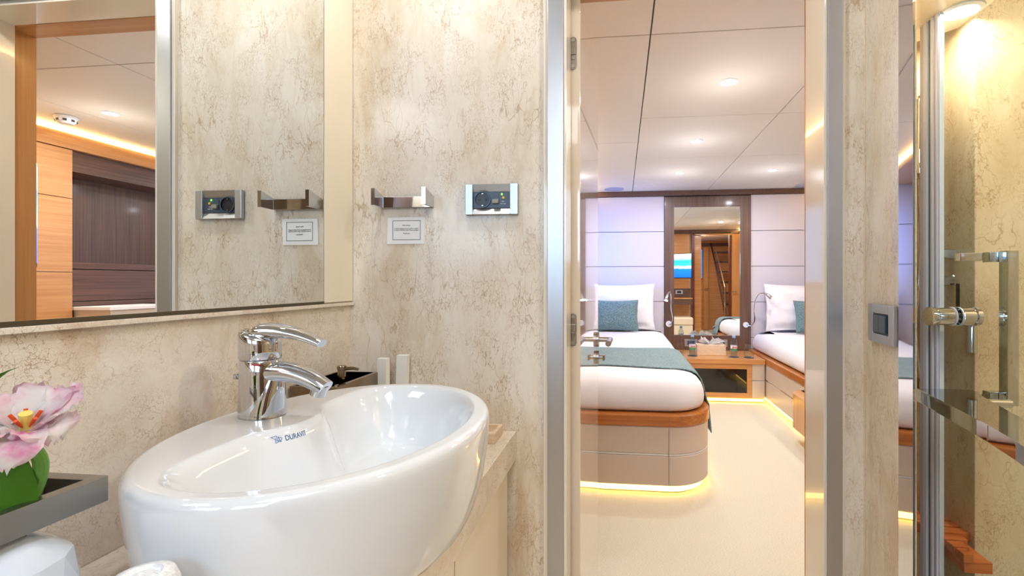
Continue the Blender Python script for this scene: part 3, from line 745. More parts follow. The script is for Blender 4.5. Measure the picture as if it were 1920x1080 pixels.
def petal(ang, L, W, lift, curl, seed):
    bm = nb(); rnd = random.Random(seed); fl = bm.verts.layers.float.new('flame')
    d = Vector((math.cos(ang), math.sin(ang), 0)); s = Vector((-math.sin(ang), math.cos(ang), 0)); rows = []
    NU, NV = 14, 12
    ph = [rnd.uniform(0, 6) for _ in range(4)]
    for i in range(NU + 1):
        u = i / NU; wdt = W * (math.sin(PI * min(1, u * 0.62 + 0.12)) ** 0.8) * (1 - 0.55 * max(0, u - 0.75) / 0.25)
        rad = L * (0.15 + 0.85 * math.sin(u * PI / 2) * (1 - curl * 0.25 * u)); hz = L * (lift * u + 0.25 * math.sin(u * PI) - curl * max(0, u - 0.6) * 1.2)
        row = []
        for j in range(NV + 1):
            v = j / NV * 2 - 1
            fr = 0.0022 * math.sin(9 * v + ph[0] + 4 * u) * u + (0.002 * math.sin(23 * v + ph[1]) + 0.0018 * math.sin(31 * u + ph[2])) * abs(v) ** 2 + (0.003 * math.sin(15 * v + ph[3]) if u > 0.9 else 0)
            p = d * (rad - 0.25 * W * v * v * (1 - u * 0.5)) + s * (wdt * v * (1 + 0.06 * math.sin(19 * u + ph[1]))) + Vector((0, 0, hz + 0.35 * W * v * v * (1 - 0.4 * u) + fr))
            vv = bm.verts.new(p); f = 1.4 * max(0, 1 - abs(v + 0.12 * math.sin(14 * u)) * 3.6) * max(0, 1 - abs(u - 0.5) * 2.0) * rnd.uniform(0.5, 1.3)
            vv[fl] = min(1, f); row.append(vv)
        rows.append(row)
    for i in range(NU):
        for j in range(NV): bm.faces.new((rows[i][j], rows[i][j + 1], rows[i + 1][j + 1], rows[i + 1][j]))
    bmesh.ops.solidify(bm, geom=bm.faces[:], thickness=0.0007)
    R = Matrix.Rotation(math.radians(22), 4, (0.8, 1, 0))
    for v in bm.verts: v.co = R @ v.co * 0.88 + FC
    return bm
for k_, (an, L_, W_, li, cu_) in enumerate(((-0.95, 0.045, 0.025, -0.15, 0.35), (-0.10, 0.041, 0.024, 0.22, 0.25), (-1.9, 0.045, 0.024, 0.05, 0.35), (0.75, 0.040, 0.023, 0.80, 0.0), (1.9, 0.034, 0.024, 0.85, 0.0), (2.9, 0.036, 0.024, 0.70, 0.05), (-0.5, 0.027, 0.018, 0.25, 0.25), (-2.6, 0.036, 0.020, 0.45, 0.1))):
    obj('petal', petal(an, L_, W_, li, cu_, k_), 'petal', t, 80)
R22 = Matrix.Rotation(math.radians(22), 4, (0.8, 1, 0))
b = nb(); cyl(b, FC, FC + R22 @ Vector((0, 0, 0.018)), 0.0035, 12, 0.0045); obj('pistil', b, 'pistil', t)
for k_ in range(5):
    a = k_ * 2 * PI / 5; p = Vector((0.009 * math.cos(a), 0.009 * math.sin(a), 0.016)); b = nb()
    tube(b, [FC + R22 @ (p * 0.3), FC + R22 @ (p * 0.8), FC + R22 @ (p * 1.05)], [0.0005, 0.0015, 0.0014], 8); obj('stamen', b, 'anther', t)
# rolled face towel standing between vase and basin, only its top in view
t = thing('rolled_towel', 'rolled white face towel standing on the worktop before the basin', 'towel', (-0.395, 0.356, 0.75))
b = nb(); lathe(b, [(0.022, 0.7505), (0.0255, 0.755), (0.026, 0.80), (0.0255, 0.848), (0.022, 0.857), (0.014, 0.859), (0.012, 0.856), (0.002, 0.858)], (-0.395, 0.356, 0), 32); obj('roll', b, 'towel', t, 60)
b = nb(); prism(b, [(-0.372, 0.365), (-0.368, 0.362), (-0.3675, 0.350), (-0.370, 0.350)], 0.753, 0.850); obj('loose_edge', b, 'towel', t)

# ---- cream lacquer door, open into the cabin
t = thing('bathroom_door', 'glossy cream lacquered door standing open into the cabin', 'door', (-0.13, 1.2, 0))
DA = (-0.104, 1.203); ang = math.radians(1.9)
dd = Vector((math.sin(ang), math.cos(ang), 0)); dn = Vector((math.cos(ang), -math.sin(ang), 0))
def dpt(s, o_, z): p = Vector((DA[0], DA[1], 0)) + dd * s + dn * o_; return Vector((p.x, p.y, z))
def dbox(bm, s0, s1, o0, o1, z0, z1, bev=0.0):
    tmp = nb(); box(tmp, s0, s1, o0, o1, z0, z1, bev); me = bpy.data.meshes.new('t')
    for v in tmp.verts: v.co = dpt(v.co.x, v.co.y, v.co.z)
    tmp.to_mesh(me); tmp.free(); bm.from_mesh(me); bpy.data.meshes.remove(me)
b = nb(); dbox(b, 0, 0.54, -0.03, 0, 0.012, ZT - 0.02, 0.0015); obj('leaf', b, 'door', t)
for zc in (1.676, 0.980, 0.30):
    b = nb()
    # rounded plate on the hinge edge of the leaf
    outl = []
    for i in range(13): a = PI * i / 12; outl.append((0.009 * math.cos(a), 0.032 + 0.009 * math.sin(a)))
    for i in range(13): a = PI + PI * i / 12; outl.append((0.009 * math.cos(a), -0.032 + 0.009 * math.sin(a)))
    v0 = [b.verts.new(dpt(-0.0022, -0.018 + x, zc + z)) for x, z in outl]; v1 = [b.verts.new(dpt(0.0, -0.018 + x, zc + z)) for x, z in outl]
    b.faces.new(v0); b.faces.new(v1[::-1])
    for i in range(len(outl)): b.faces.new((v0[i], v0[(i + 1) % len(outl)], v1[(i + 1) % len(outl)], v1[i]))
    hp = obj('hinge', b, 'nickel', t)
    b = nb(); dbox(b, -0.0055, -0.002, -0.025, -0.011, zc - 0.004, zc + 0.014, 0.001); dbox(b, -0.004, -0.002, -0.023, -0.014, zc - 0.016, zc - 0.006, 0.001); obj('knuckle', b, 'nickel', hp)
    b = nb()
    for dz in (-0.033, 0.033): cyl(b, dpt(-0.0035, -0.018, zc + dz), dpt(-0.002, -0.018, zc + dz), 0.0045, 12)
    obj('screw', b, 'chrome', hp)
hz = 0.900
b = nb(); cyl(b, dpt(0.475, 0.0005, hz), dpt(0.475, 0.009, hz), 0.026, 32); hd = obj('handle_rose', b, 'nickel', t)
b = nb(); cyl(b, dpt(0.475, 0.008, hz), dpt(0.475, 0.052, hz), 0.0085, 20); tube(b, [dpt(0.478, 0.048, hz), dpt(0.36, 0.048, hz)], 0.0095, 24); obj('lever', b, 'nickel', hd)
b = nb(); cyl(b, dpt(0.475, 0.0005, hz - 0.062), dpt(0.475, 0.009, hz - 0.062), 0.024, 32); tr_ = obj('turn_rose', b, 'nickel', t)
b = nb(); cyl(b, dpt(0.475, 0.008, hz - 0.062), dpt(0.475, 0.024, hz - 0.062), 0.007, 20); dbox(b, 0.462, 0.488, 0.022, 0.030, hz - 0.072, hz - 0.052, 0.002); obj('thumb_turn', b, 'nickel', tr_)

# =================================================================== SHOWER
t = thing('shower_post', 'tall polished chrome post ending the marble wall beside the shower door', 'post', (0.485, 0.88, 0))
b = nb(); prism(b, [(0.466, 0.83), (0.4885, 0.8635), (0.512, 0.938), (0.5035, 0.9385), (0.4735, 0.8845)], 0.0, 2.0); obj('profile', b, 'chrome', t, 20)
# glass door
t = thing('shower_door', 'clear glass shower door with ribbed seal along its edge', 'shower door', (0.636, 0.9, 0.02))
b = nb(); box(b, 0.632, 0.640, 0.30, 1.036, 0.02, 1.98); obj('glass', b, 'shower_glass', t)
b = nb(); box(b, 0.632, 0.640, 1.0365, 1.0385, 0.02, 1.98); o = obj('glass_edge', b, 'seal', t)
for k_, (ya, yb, mt_, xo) in enumerate(((1.040, 1.046, 'seal', 0), (1.047, 1.053, 'seal2', 0.002), (1.054, 1.062, 'seal', 0), (1.063, 1.073, 'glass_edge', 0.003), (1.074, 1.086, 'seal', 0), (1.087, 1.098, 'seal2', 0.001))):
    b = nb(); box(b, 0.629 + xo, 0.643, ya, yb, 0.02, 1.98, 0.0015); obj('seal_rib', b, mt_, t)
kb = nb()
lathe(kb, [(0.0001, 0.588), (0.0165, 0.588), (0.0185, 0.590), (0.0185, 0.5955), (0.0155, 0.597), (0.0155, 0.601), (0.017, 0.602), (0.017, 0.628), (0.0165, 0.629)], (0, 1.000, 1.034), 32, 'X', True); kn = obj('knob', kb, 'chrome', t)
kb = nb(); lathe(kb, [(0.0165, 0.644), (0.017, 0.645), (0.017, 0.664), (0.0155, 0.665), (0.0155, 0.668), (0.0185, 0.669), (0.0185, 0.676), (0.0165, 0.678), (0.0001, 0.678)], (0, 1.000, 1.034), 32, 'X', True); obj('knob', kb, 'chrome', t)
kb = nb(); lathe(kb, [(0.0165, 0.629), (0.0185, 0.630), (0.0185, 0.6318), (0.0165, 0.6319)], (0, 1.0, 1.034), 32, 'X', True); lathe(kb, [(0.0165, 0.6402), (0.0185, 0.6403), (0.0185, 0.643), (0.0165, 0.644)], (0, 1.0, 1.034), 32, 'X', True); obj('gasket', kb, 'seal', t)
# square C handle on the inside
t = thing('towel_rail', 'square chrome C shaped rail bolted through the shower glass', 'handle', (0.66, 0.927, 1.0))
b = nb(); box(b, 0.641, 0.672, 0.918, 0.936, 1.135, 1.153, 0.001); obj('arm', b, 'chrome', t)
b = nb(); box(b, 0.641, 0.672, 0.918, 0.936, 0.889, 0.907, 0.001); obj('arm', b, 'chrome', t)
b = nb(); box(b, 0.655, 0.673, 0.898, 0.9175, 0.888, 1.154, 0.001); obj('grip', b, 'chrome', t)
b = nb(); box(b, 0.594, 0.631, 0.919, 0.935, 1.137, 1.152, 0.002); obj('bolt', b, 'chrome', t)
b = nb(); box(b, 0.594, 0.631, 0.919, 0.935, 0.891, 0.905, 0.002); obj('bolt', b, 'chrome', t)
# outer flat chrome rail, bowed
t = thing('shelf_rail', 'wide flat chrome rail bowing outward before the shower glass', 'rail', (0.55, 0.8, 0.91))
b = nb()
fr = [(0.5235, 0.924), (0.512, 0.85), (0.500, 0.78), (0.485, 0.70), (0.468, 0.63), (0.444, 0.555), (0.41, 0.48)]
bk = [(0.50, 0.44), (0.525, 0.56), (0.545, 0.68), (0.562, 0.76), (0.590, 0.85), (0.618, 0.924)]
prism(b, fr + bk, 0.887, 0.910, 0.002, 2)
obj('bar', b, 'chrome', t, 25)
b = nb(); cyl(b, (0.595, 0.86, 0.901), (0.6315, 0.86, 0.901), 0.007, 16); obj('bracket', b, 'chrome', t)
b = nb(); cyl(b, (0.511, 0.5, 0.901), (0.6315, 0.5, 0.901), 0.007, 16); obj('bracket', b, 'chrome', t)
# teak seat in the niche
t = thing('shower_bench', 'slatted teak bench in the shower recess', 'bench', (0.62, 1.08, 0.56))
b = nb(); box(b, 0.650, 0.700, 0.995, 1.130, 0.545, 0.565); obj('frame', b, 'teak', t)
for k_ in range(7):
    b = nb(); box(b, 0.646 if k_ < 4 else 0.5625, (0.664, 0.674, 0.690, 0.745, 0.735, 0.712, 0.665)[k_], 0.990 + k_ * 0.0275, 1.0135 + k_ * 0.0275, 0.5655, 0.583, 0.002); obj('slat', b, 'teak', t)
# shower set: riser, hose, head
t = thing('shower_riser', 'chrome shower riser and ribbed hose seen between post and door seal', 'shower set', (0.66, 1.14, 0.7))
b = nb(); tube(b, [(0.672, 1.165, 0.90), (0.672, 1.165, 1.52)], 0.008, 16); obj('pole', b, 'chrome', t)
b = nb(); lathe(b, [(0.0001, 1.33), (0.022, 1.335), (0.024, 1.36), (0.016, 1.41), (0.010, 1.46), (0.009, 1.50)], (0.648, 1.13, 0), 24); obj('hand_shower', b, 'chrome', t)
b = nb(); rs = []; pt = []
for i in range(240):
    u = i / 239; pt.append((0.652 + 0.006 * math.sin(u * 7), 1.14 + 0.004 * math.sin(u * 9), 1.33 - 0.45 * u)); rs.append(0.0052 if i % 2 else 0.0040)
tube(b, pt, rs, 10); obj('hose', b, 'chrome', t, 80)
b = nb(); box(b, 0.640, 0.662, 1.12, 1.19, 0.86, 0.885, 0.002); obj('bracket', b, 'brass', t)
# mixer with oval rose
t = thing('shower_mixer', 'chrome shower mixer with oval plate on the recess wall behind the glass', 'mixer', (0.71, 1.15, 1.1))
b = nb(); box(b, 0.712, 0.746, 1.100, 1.118, 1.02, 1.100, 0.003); p_ = obj('plate', b, 'chrome', t)
b = nb(); tube(b, [(0.729, 1.0985, 1.03), (0.729, 1.0985, 1.078)], 0.007, 16, 0.3, up=(0, 1, 0)); obj('slot', b, 'dark_plastic', p_)
b = nb(); cyl(b, (0.729, 1.0995, 1.092), (0.729, 1.0965, 1.092), 0.004, 12); obj('screw', b, 'nickel', p_)
b = nb()
for i in range(36):
    pass
lathe(b, [(0.026, -0.004), (0.030, -0.007), (0.052, -0.007), (0.055, 0.0), (0.026, 0.0)], (0, 0, 0), 48, 'Y', True)
for v in b.verts:
    v.co.z *= 0.72; v.co = Vector((0.700 + v.co.x, 1.125 + v.co.y, 1.132 + v.co.z))
obj('oval_rose', b, 'chrome', t)
b = nb(); tube(b, [(0.707, 1.06, 1.018), (0.704, 1.055, 0.957)], 0.0085, 20); obj('lever', b, 'chrome', t)
b = nb(); tube(b, [(0.72, 1.10, 1.03), (0.709, 1.06, 1.022)], 0.008, 16); obj('lever_neck', b, 'chrome', t)

# =================================================================== DOWNLIGHTS
def lamp_light(name, loc, energy, col, spot=150, r=0.04, blend=0.6, parent=None):
    l_ = bpy.data.lights.new(name, 'SPOT'); l_.energy = energy; l_.color = col; l_.spot_size = math.radians(spot); l_.spot_blend = blend; l_.shadow_soft_size = r
    o_ = bpy.data.objects.new(name, l_); C.objects.link(o_)
    if parent: o_.parent = parent; o_.location = Vector(loc) - wloc(parent)
    else: o_.location = loc
    return o_
def downlight(loc, label, energy, col, group, r=0.031, mat='lamp', spot=150, ceiling_fill=0.17):
    x, y, z = loc
    t = thing('downlight', label, 'ceiling light', loc, group)
    b = nb(); lathe(b, [(r, z - 0.003), (r + 0.003, z - 0.005), (r + 0.011, z - 0.003), (r + 0.012, z), (r, z)], (x, y, 0), 32, 'Z', True); obj('bezel', b, 'white_plastic', t)
    b = nb(); lathe(b, [(0.0001, z - 0.002), (r, z - 0.002), (r, z - 0.0005), (0.0001, z - 0.0005)], (x, y, 0), 32, 'Z', True); obj('lens', b, mat, t)
    la_ = bpy.data.lights.new('lamp', 'AREA'); la_.shape = 'DISK'; la_.size = 2 * r; la_.energy = energy; la_.color = col
    oa_ = bpy.data.objects.new('lamp', la_); C.objects.link(oa_); oa_.parent = t; oa_.location = (0, 0, -0.004)
    if ceiling_fill == 0: return t
    l2_ = bpy.data.lights.new('ceiling_fill', 'POINT'); l2_.energy = energy * ceiling_fill; l2_.color = col; l2_.shadow_soft_size = 0.0  # added point light hung below the lens to brighten the ceiling
    o2_ = bpy.data.objects.new('ceiling_fill', l2_); C.objects.link(o2_); o2_.parent = t; o2_.location = (0, 0, -0.24)
    return t
BATH = (0.98, 0.98, 1.0); WARM = (1.0, 0.88, 0.72); NEU = (1.0, 0.96, 0.94); COOL = (0.90, 0.91, 1.0)
CG = 'recessed downlights in the cabin ceiling'
downlight((0.503, 2.346, 2.051), 'round recessed cabin ceiling downlight nearest the bathroom doorway', 4.9, NEU, CG)
downlight((0.499, 3.305, 2.051), 'round recessed cabin downlight, second one beyond the doorway', 4.9, COOL, CG)
downlight((0.493, 4.25, 2.051), 'round recessed cabin downlight over the passage before the bedside table, left of the far pair', 4.9, COOL, CG)
downlight((1.272, 4.24, 2.051), 'round recessed cabin downlight at right of the far pair, over the right bed', 4.9, COOL, CG)
downlight((1.55, 2.40, 2.051), 'round recessed cabin downlight seen in the bathroom mirror', 6, NEU, CG)
downlight((-0.5, 3.30, 2.04), 'extra unseen cabin downlight added above the left bed foot', 5, COOL, CG)  # extra lamp added out of view to light the cabin
downlight((1.62, 0.4, 2.05), 'recessed downlight in the companionway ceiling, seen in the cabin mirror', 13, WARM, None)
downlight((-0.42, 0.88, 2.0), 'recessed bathroom downlight above the basin', 1.0, BATH, 'bathroom downlights', ceiling_fill=0)
downlight((0.14, 0.88, 2.0), 'recessed bathroom downlight before the doorway', 1.0, BATH, 'bathroom downlights', ceiling_fill=0)
downlight((0.05, -0.8, 2.0), 'recessed bathroom downlight at the back of the room', 2.4, BATH, 'bathroom downlights', ceiling_fill=0)
downlight((0.95, 0.5, 2.0), 'recessed downlight over the shower tray', 5, WARM, 'bathroom downlights', ceiling_fill=0)
downlight((0.672, 1.035, 1.641), 'bright round lamp in the shower recess ceiling', 1.1, WARM, None, 0.025, 'lamp_soft', 160, 0)
lamp_light('camera_side_bounce', (0, 0, 0), 0, (1, 1, 1)).hide_render = True

t = thing('added_fill_panel', 'added square fill panel glowing in the bathroom ceiling, out of view', 'ceiling light', (0.0, -0.3, 2.0))  # added glowing panel, soft fill for the bathroom from behind the viewpoint
b = nb(); box(b, -0.32, 0.32, -0.62, 0.02, 1.985, 1.9995, 0.002); obj('frame', b, 'white_plastic', t)
b = nb(); box(b, -0.30, 0.30, -0.60, 0.0, 1.982, 1.9845); obj('fill_surface', b, 'fill_panel_glow', t)
# =================================================================== CABIN THINGS
# ---- beds
def bed(name, label, x0, x1, y0, y1, rads):
    t = thing(name, label, 'bed', ((x0 + x1) / 2, (y0 + y1) / 2, 0))
    ol = rr_outline(x0, x1, y0, y1, rads)
    b = nb(); slab(b, ol, [(0.05, 0.004), (0.05, 0.05)]); obj('plinth', b, 'backing', t)
    b = nb(); slab(b, ol, [(0.012, 0.05), (0.008, 0.055), (0.008, 0.200), (0.012, 0.205)]); obj('lower_panel', b, 'taupe', t)
    b = nb(); slab(b, ol, [(0.014, 0.2052), (0.012, 0.206), (0.012, 0.2130), (0.014, 0.2138)]); obj('chrome_band', b, 'chrome', t)
    b = nb(); slab(b, ol, [(0.012, 0.214), (0.008, 0.219), (0.008, 0.350), (0.012, 0.3555)]); obj('upper_panel', b, 'taupe', t)
    b = nb(); slab(b, ol, [(0.006, 0.356), (0.0, 0.362), (0.0, 0.410), (0.006, 0.418), (0.03, 0.420)]); obj('rim', b, 'oak_rim', t)
    b = nb(); slab(b, ol, [(0.038, 0.012), (0.038, 0.040)]); obj('under_light', b, 'led', t)
    return t
bed('bed', 'single bed with rounded taupe base and oak rim, left in the cabin', -0.52, 0.48, 2.50, 5.08, (0.24, 0.24, 0.02, 0.02))
# seams where the straight panels meet the curved corner
b = nb(); box(b, 0.2395, 0.2415, 2.5068, 2.5095, 0.056, 0.349); so = obj('panel_seam', b, 'seam', bpy.data.objects['bed'])
b = nb(); box(b, 0.2395, 0.2412, 2.4992, 2.502, 0.364, 0.409); obj('rim_seam', b, 'seam', bpy.data.objects['bed'])
bed('bed', 'single bed with taupe base and oak rim, right against the starboard side', 1.285, 2.38, 3.10, 5.08, (0.15, 0.05, 0.02, 0.02))
def mattress(label, x0, x1, y0, y1, rads, seed):
    ol = rr_outline(x0, x1, y0, y1, rads, 16)
    ol2 = []
    # subdivide long straight runs so wrinkles can form
    k = len(ol)
    for i in range(k):
        a, c = ol[i], ol[(i + 1) % k]; L = math.hypot(c[0] - a[0], c[1] - a[1]); m_ = max(1, int(L / 0.05))
        for q in range(m_):
            f = q / m_; ol2.append(tuple(a[z] * (1 - f) + c[z] * f for z in range(4)))
    prof = [(0.035, 0.4205), (0.012, 0.432), (0.002, 0.455), (0.0, 0.485), (0.004, 0.515), (0.016, 0.545), (0.036, 0.570), (0.065, 0.588), (0.105, 0.599), (0.16, 0.604)]
    b = nb(); slab(b, ol2, prof)
    from mathutils import noise as NZ
    for v in b.verts:
        n_ = NZ.noise(Vector((v.co.x * 3 + seed, v.co.y * 3, v.co.z * 6)))
        n2 = NZ.noise(Vector((v.co.x * 9 + seed, v.co.y * 9, v.co.z * 14)))
        if v.co.z > 0.44:
            v.co.z += 0.006 * n_ + 0.002 * n2; v.co.x += 0.004 * n_; v.co.y += 0.005 * n_ + 0.002 * n2
    o = obj('mattress', b, 'linen', None, 60)
    return tag(o, label, 'mattress')
mattress('white sheeted mattress on the left bed', -0.49, 0.452, 2.525, 5.06, (0.21, 0.21, 0.05, 0.05), 0)
mattress('white sheeted mattress on the right bed', 1.312, 2.36, 3.13, 5.06, (0.13, 0.05, 0.05, 0.05), 5)
# ---- throws
def throw(label, x0, x1, ya, yb, seed, zl, zr, sides):
    path = []
    top = 0.614
    if sides[0]: path += [(x0 - 0.034, zl), (x0 - 0.036, 0.37), (x0 - 0.036, 0.42), (x0 - 0.014, 0.47), (x0 - 0.012, 0.515), (x0 + 0.005, 0.557), (x0 + 0.028, 0.584), (x0 + 0.06, 0.604), (x0 + 0.11, top)]
    else: path += [(x0 + 0.06, top)]
    k = 14
    e = x1 - 0.11 if sides[1] else x1 - 0.06
    for i in range(1, k): path.append((path[-1][0] * 0 + (x0 + 0.11) + (e - x0 - 0.11) * i / k, top))
    if sides[1]: path += [(x1 - 0.11, top), (x1 - 0.06, 0.604), (x1 - 0.028, 0.586), (x1 - 0.005, 0.559), (x1 + 0.012, 0.517), (x1 + 0.022, 0.47), (x1 + 0.038, 0.42), (x1 + 0.040, 0.37), (x1 + 0.044, 0.31), (x1 + 0.048, zr)]
    else: path.append((e, top))
    # densify
    P = []
    for i in range(len(path) - 1):
        for q in range(3): f = q / 3; P.append((path[i][0] * (1 - f) + path[i + 1][0] * f, path[i][1] * (1 - f) + path[i + 1][1] * f))
    P.append(path[-1])
    b = nb(); rows = []; NY = 26; rnd = random.Random(seed)
    K = len(P) - 1
    for i, (x, z) in enumerate(P):
        row = []
        s = i / K
        for j in range(NY + 1):
            f = j / NY
            y = ya + (yb - ya) * f + 0.035 * math.sin(s * 7 + seed) * (1 - f) + 0.02 * math.sin(s * 9 + 1) * f
            wv = 0.004 * math.sin(13 * f + 6 * s)
            zz = z + 0.0025 * math.sin(17 * f + 5 * s + seed)
            xx = x
            if z < 0.42:
                drop = (0.42 - z) / 0.2
                xx += (1 if s > 0.5 else -1) * (0.006 + 0.010 * math.sin(11 * f + 2) * drop)
                zz = z + 0.10 * f * drop
            row.append(b.verts.new((xx + wv * 0.2, y, zz)))
        rows.append(row)
    for i in range(len(rows) - 1):
        for j in range(NY): b.faces.new((rows[i][j], rows[i][j + 1], rows[i + 1][j + 1], rows[i + 1][j]))
    bmesh.ops.recalc_face_normals(b, faces=b.faces)
    bmesh.ops.solidify(b, geom=b.faces[:], thickness=0.006)
    o = obj('bed_throw', b, 'teal', None, 60)
    return tag(o, label, 'throw')
throw('teal woollen throw draped over the foot of the left bed', -0.49, 0.452, 2.80, 3.60, 0.4, 0.30, 0.235, (False, True))
throw('teal throw across the right bed foot, seen in cabin mirror', 1.312, 2.36, 3.24, 3.50, 1.4, 0.20, 0.3, (True, False))
# ---- pillows
def pillow(w_, h_, t_, flange, seed, power=2.4, pinch=0.05):
    b = nb(); N = 26; rnd = random.Random(seed); sides = []
    from mathutils import noise as NZ
    for sg in (1, -1):
        grid = []
        for i in range(N + 1):
            row = []
            for j in range(N + 1):
                u, v = i / N * 2 - 1, j / N * 2 - 1
                px = u * w_ / 2 * (1 - pinch * (1 - v * v) * abs(u) ** 3)
                pz = v * h_ / 2 * (1 - pinch * 1.6 * (1 - u * u) * abs(v) ** 3)
                iu = min(1, abs(u) / (1 - flange / (w_ / 2))) if flange else abs(u); iv = min(1, abs(v) / (1 - flange / (h_ / 2))) if flange else abs(v)
                th = t_ / 2 * max(0, 1 - iu ** power) ** 0.5 * max(0, 1 - iv ** power) ** 0.5
                n_ = NZ.noise(Vector((u * 2.2 + seed, v * 2.2, sg * 3)))
                row.append(b.verts.new((px + (0.006 * n_ if abs(u) > 0.9 else 0), sg * (th * (1 + 0.18 * n_) + 0.002) + (0.008 * NZ.noise(Vector((u * 5, v * 5, seed))) if flange else 0), pz)))
            grid.append(row)
        for i in range(N):
            for j in range(N): b.faces.new((grid[i][j], grid[i + 1][j], grid[i + 1][j + 1], grid[i][j + 1]))
        sides.append(grid)
    A_, B_ = sides
    rim = [(i, 0) for i in range(N)] + [(N, j) for j in range(N)] + [(i, N) for i in range(N, 0, -1)] + [(0, j) for j in range(N, 0, -1)]
    for q in range(len(rim)):
        i0, j0 = rim[q]; i1, j1 = rim[(q + 1) % len(rim)]
        b.faces.new((A_[i0][j0], A_[i1][j1], B_[i1][j1], B_[i0][j0]))
    return b
def place_pillow(name, label, cat, mat, x, y, zb, w_, h_, t_, tilt, seed, flange=0.0, rotz=0.0, group=None):
    o = obj(name, pillow(w_, h_, t_, flange, seed), mat, None, 70)
    th = math.radians(tilt)
    o.rotation_euler = (-th, 0, rotz); o.location = (x, y, zb + h_ / 2 * math.cos(th))
    return tag(o, label, cat, group)
PG = 'white bed pillows'
place_pillow('pillow', 'white flanged pillow propped upright on the left bed', 'pillow', 'linen', -0.045, 4.985, 0.612, 0.76, 0.475, 0.13, 8, 3, 0.045, 0, PG)
place_pillow('pillow', 'white flanged pillow propped upright on the right bed', 'pillow', 'linen', 1.77, 4.985, 0.612, 0.70, 0.475, 0.14, 8, 9, 0.045, 0, PG)
place_pillow('cushion', 'teal oblong cushion leaning on the left bed pillow', 'cushion', 'teal_deep', -0.075, 4.83, 0.612, 0.48, 0.32, 0.12, 14, 5, 0.0, 0, None)
place_pillow('cushion', 'teal oblong cushion on the right bed, cut by the door frame', 'cushion', 'teal_deep', 1.885, 4.83, 0.612, 0.47, 0.32, 0.12, 14, 8, 0.0, 0, None)

# ---- headboards
def headboard(label, x0, x1):
    t = thing('headboard', label, 'headboard', ((x0 + x1) / 2, 5.11, 0.4))
    for z0, z1 in ((0.42, 0.530), (0.534, 0.895), (0.899, 1.261), (1.265, 1.625), (1.629, 1.995)):
        b = nb(); box(b, x0, x1, 5.088, 5.119, z0, z1, 0.004, 2); obj('padded_panel', b, 'leather', t)
headboard('pale lilac grey padded headboard wall behind the left bed', -0.70, 0.438)
headboard('pale lilac grey padded headboard wall behind the right bed', 1.312, 2.40)
# ---- cabin mirror
t = thing('cabin_mirror', 'tall rectangular mirror in a wide wenge frame between the beds', 'mirror', (0.875, 5.11, 0.4))
b = nb(); box(b, 0.44, 0.539, 5.075, 5.119, 0.402, 1.985, 0.002); box(b, 1.209, 1.310, 5.075, 5.119, 0.402, 1.985, 0.002); box(b, 0.539, 1.209, 5.075, 5.119, 1.882, 1.985, 0.002); box(b, 0.539, 1.209, 5.075, 5.119, 0.402, 0.550, 0.002)
obj('frame', b, 'wenge', t)
b = nb(); box(b, 0.537, 1.211, 5.098, 5.104, 0.548, 1.884); obj('mirror_glass', b, 'mirror', t)
# sockets below the mirror
t = thing('socket_strip', 'steel double socket plate low on the wenge mirror frame, behind the left bottle', 'socket', (0.70, 5.07, 0.48))
b = nb(); box(b, 0.645, 0.775, 5.068, 5.0745, 0.435, 0.510, 0.002); obj('plate', b, 'steel', t)
b = nb(); box(b, 0.672, 0.748, 5.0655, 5.068, 0.452, 0.493, 0.001); obj('module', b, 'anthracite', t)
dup(t, (0.30, 0, 0), 'steel double socket plate low on the wenge mirror frame, behind the tissue box')

# ---- bedside table between the beds
t = thing('bedside_table', 'low oak bedside unit with smoked glass door between the beds', 'bedside table', (0.88, 4.8, 0))
b = nb(); box(b, 0.485, 1.283, 4.485, 5.07, 0.358, 0.400, 0.002); obj('top', b, 'oak', t)
b = nb()
box(b, 0.49, 1.165, 4.80 + 0.2, 5.02, 0.05, 0.357); box(b, 0.49, 0.505, 4.53, 5.0, 0.05, 0.357); box(b, 1.15, 1.165, 4.53, 5.0, 0.05, 0.357); box(b, 0.505, 1.15, 4.53, 5.0, 0.05, 0.062)
obj('carcass', b, 'oak', t)
b = nb(); box(b, 0.52, 1.17, 4.503, 4.527, 0.31, 0.355, 0.001); box(b, 0.52, 1.17, 4.503, 4.527, 0.05, 0.092, 0.001); box(b, 0.52, 0.565, 4.503, 4.527, 0.092, 0.31, 0.001); box(b, 1.128, 1.17, 4.503, 4.527, 0.092, 0.31, 0.001)
dr = obj('door', b, 'oak', t)
b = nb(); box(b, 0.563, 1.130, 4.512, 4.517, 0.09, 0.312); obj('pane', b, 'smoked', dr)
b = nb(); box(b, 1.172, 1.283, 4.505, 4.53, 0.05, 0.203, 0.002); box(b, 1.172, 1.283, 4.505, 4.53, 0.213, 0.357, 0.002); obj('side_panel', b, 'taupe', t)
b = nb(); box(b, 1.172, 1.283, 4.508, 4.52, 0.204, 0.212); obj('chrome_band', b, 'chrome', t)
b = nb(); box(b, 0.50, 1.283, 4.545, 4.60, 0.001, 0.049); obj('plinth', b, 'oak', t)
b = nb(); box(b, 0.50, 1.28, 4.528, 4.536, 0.012, 0.035); obj('under_light', b, 'led', t)
t = tag(obj('media_box', box(nb(), 0.80, 1.08, 4.68, 4.9, 0.063, 0.15, 0.004), 'cable'), 'dark flat box inside the smoked glass bedside unit', 'box')
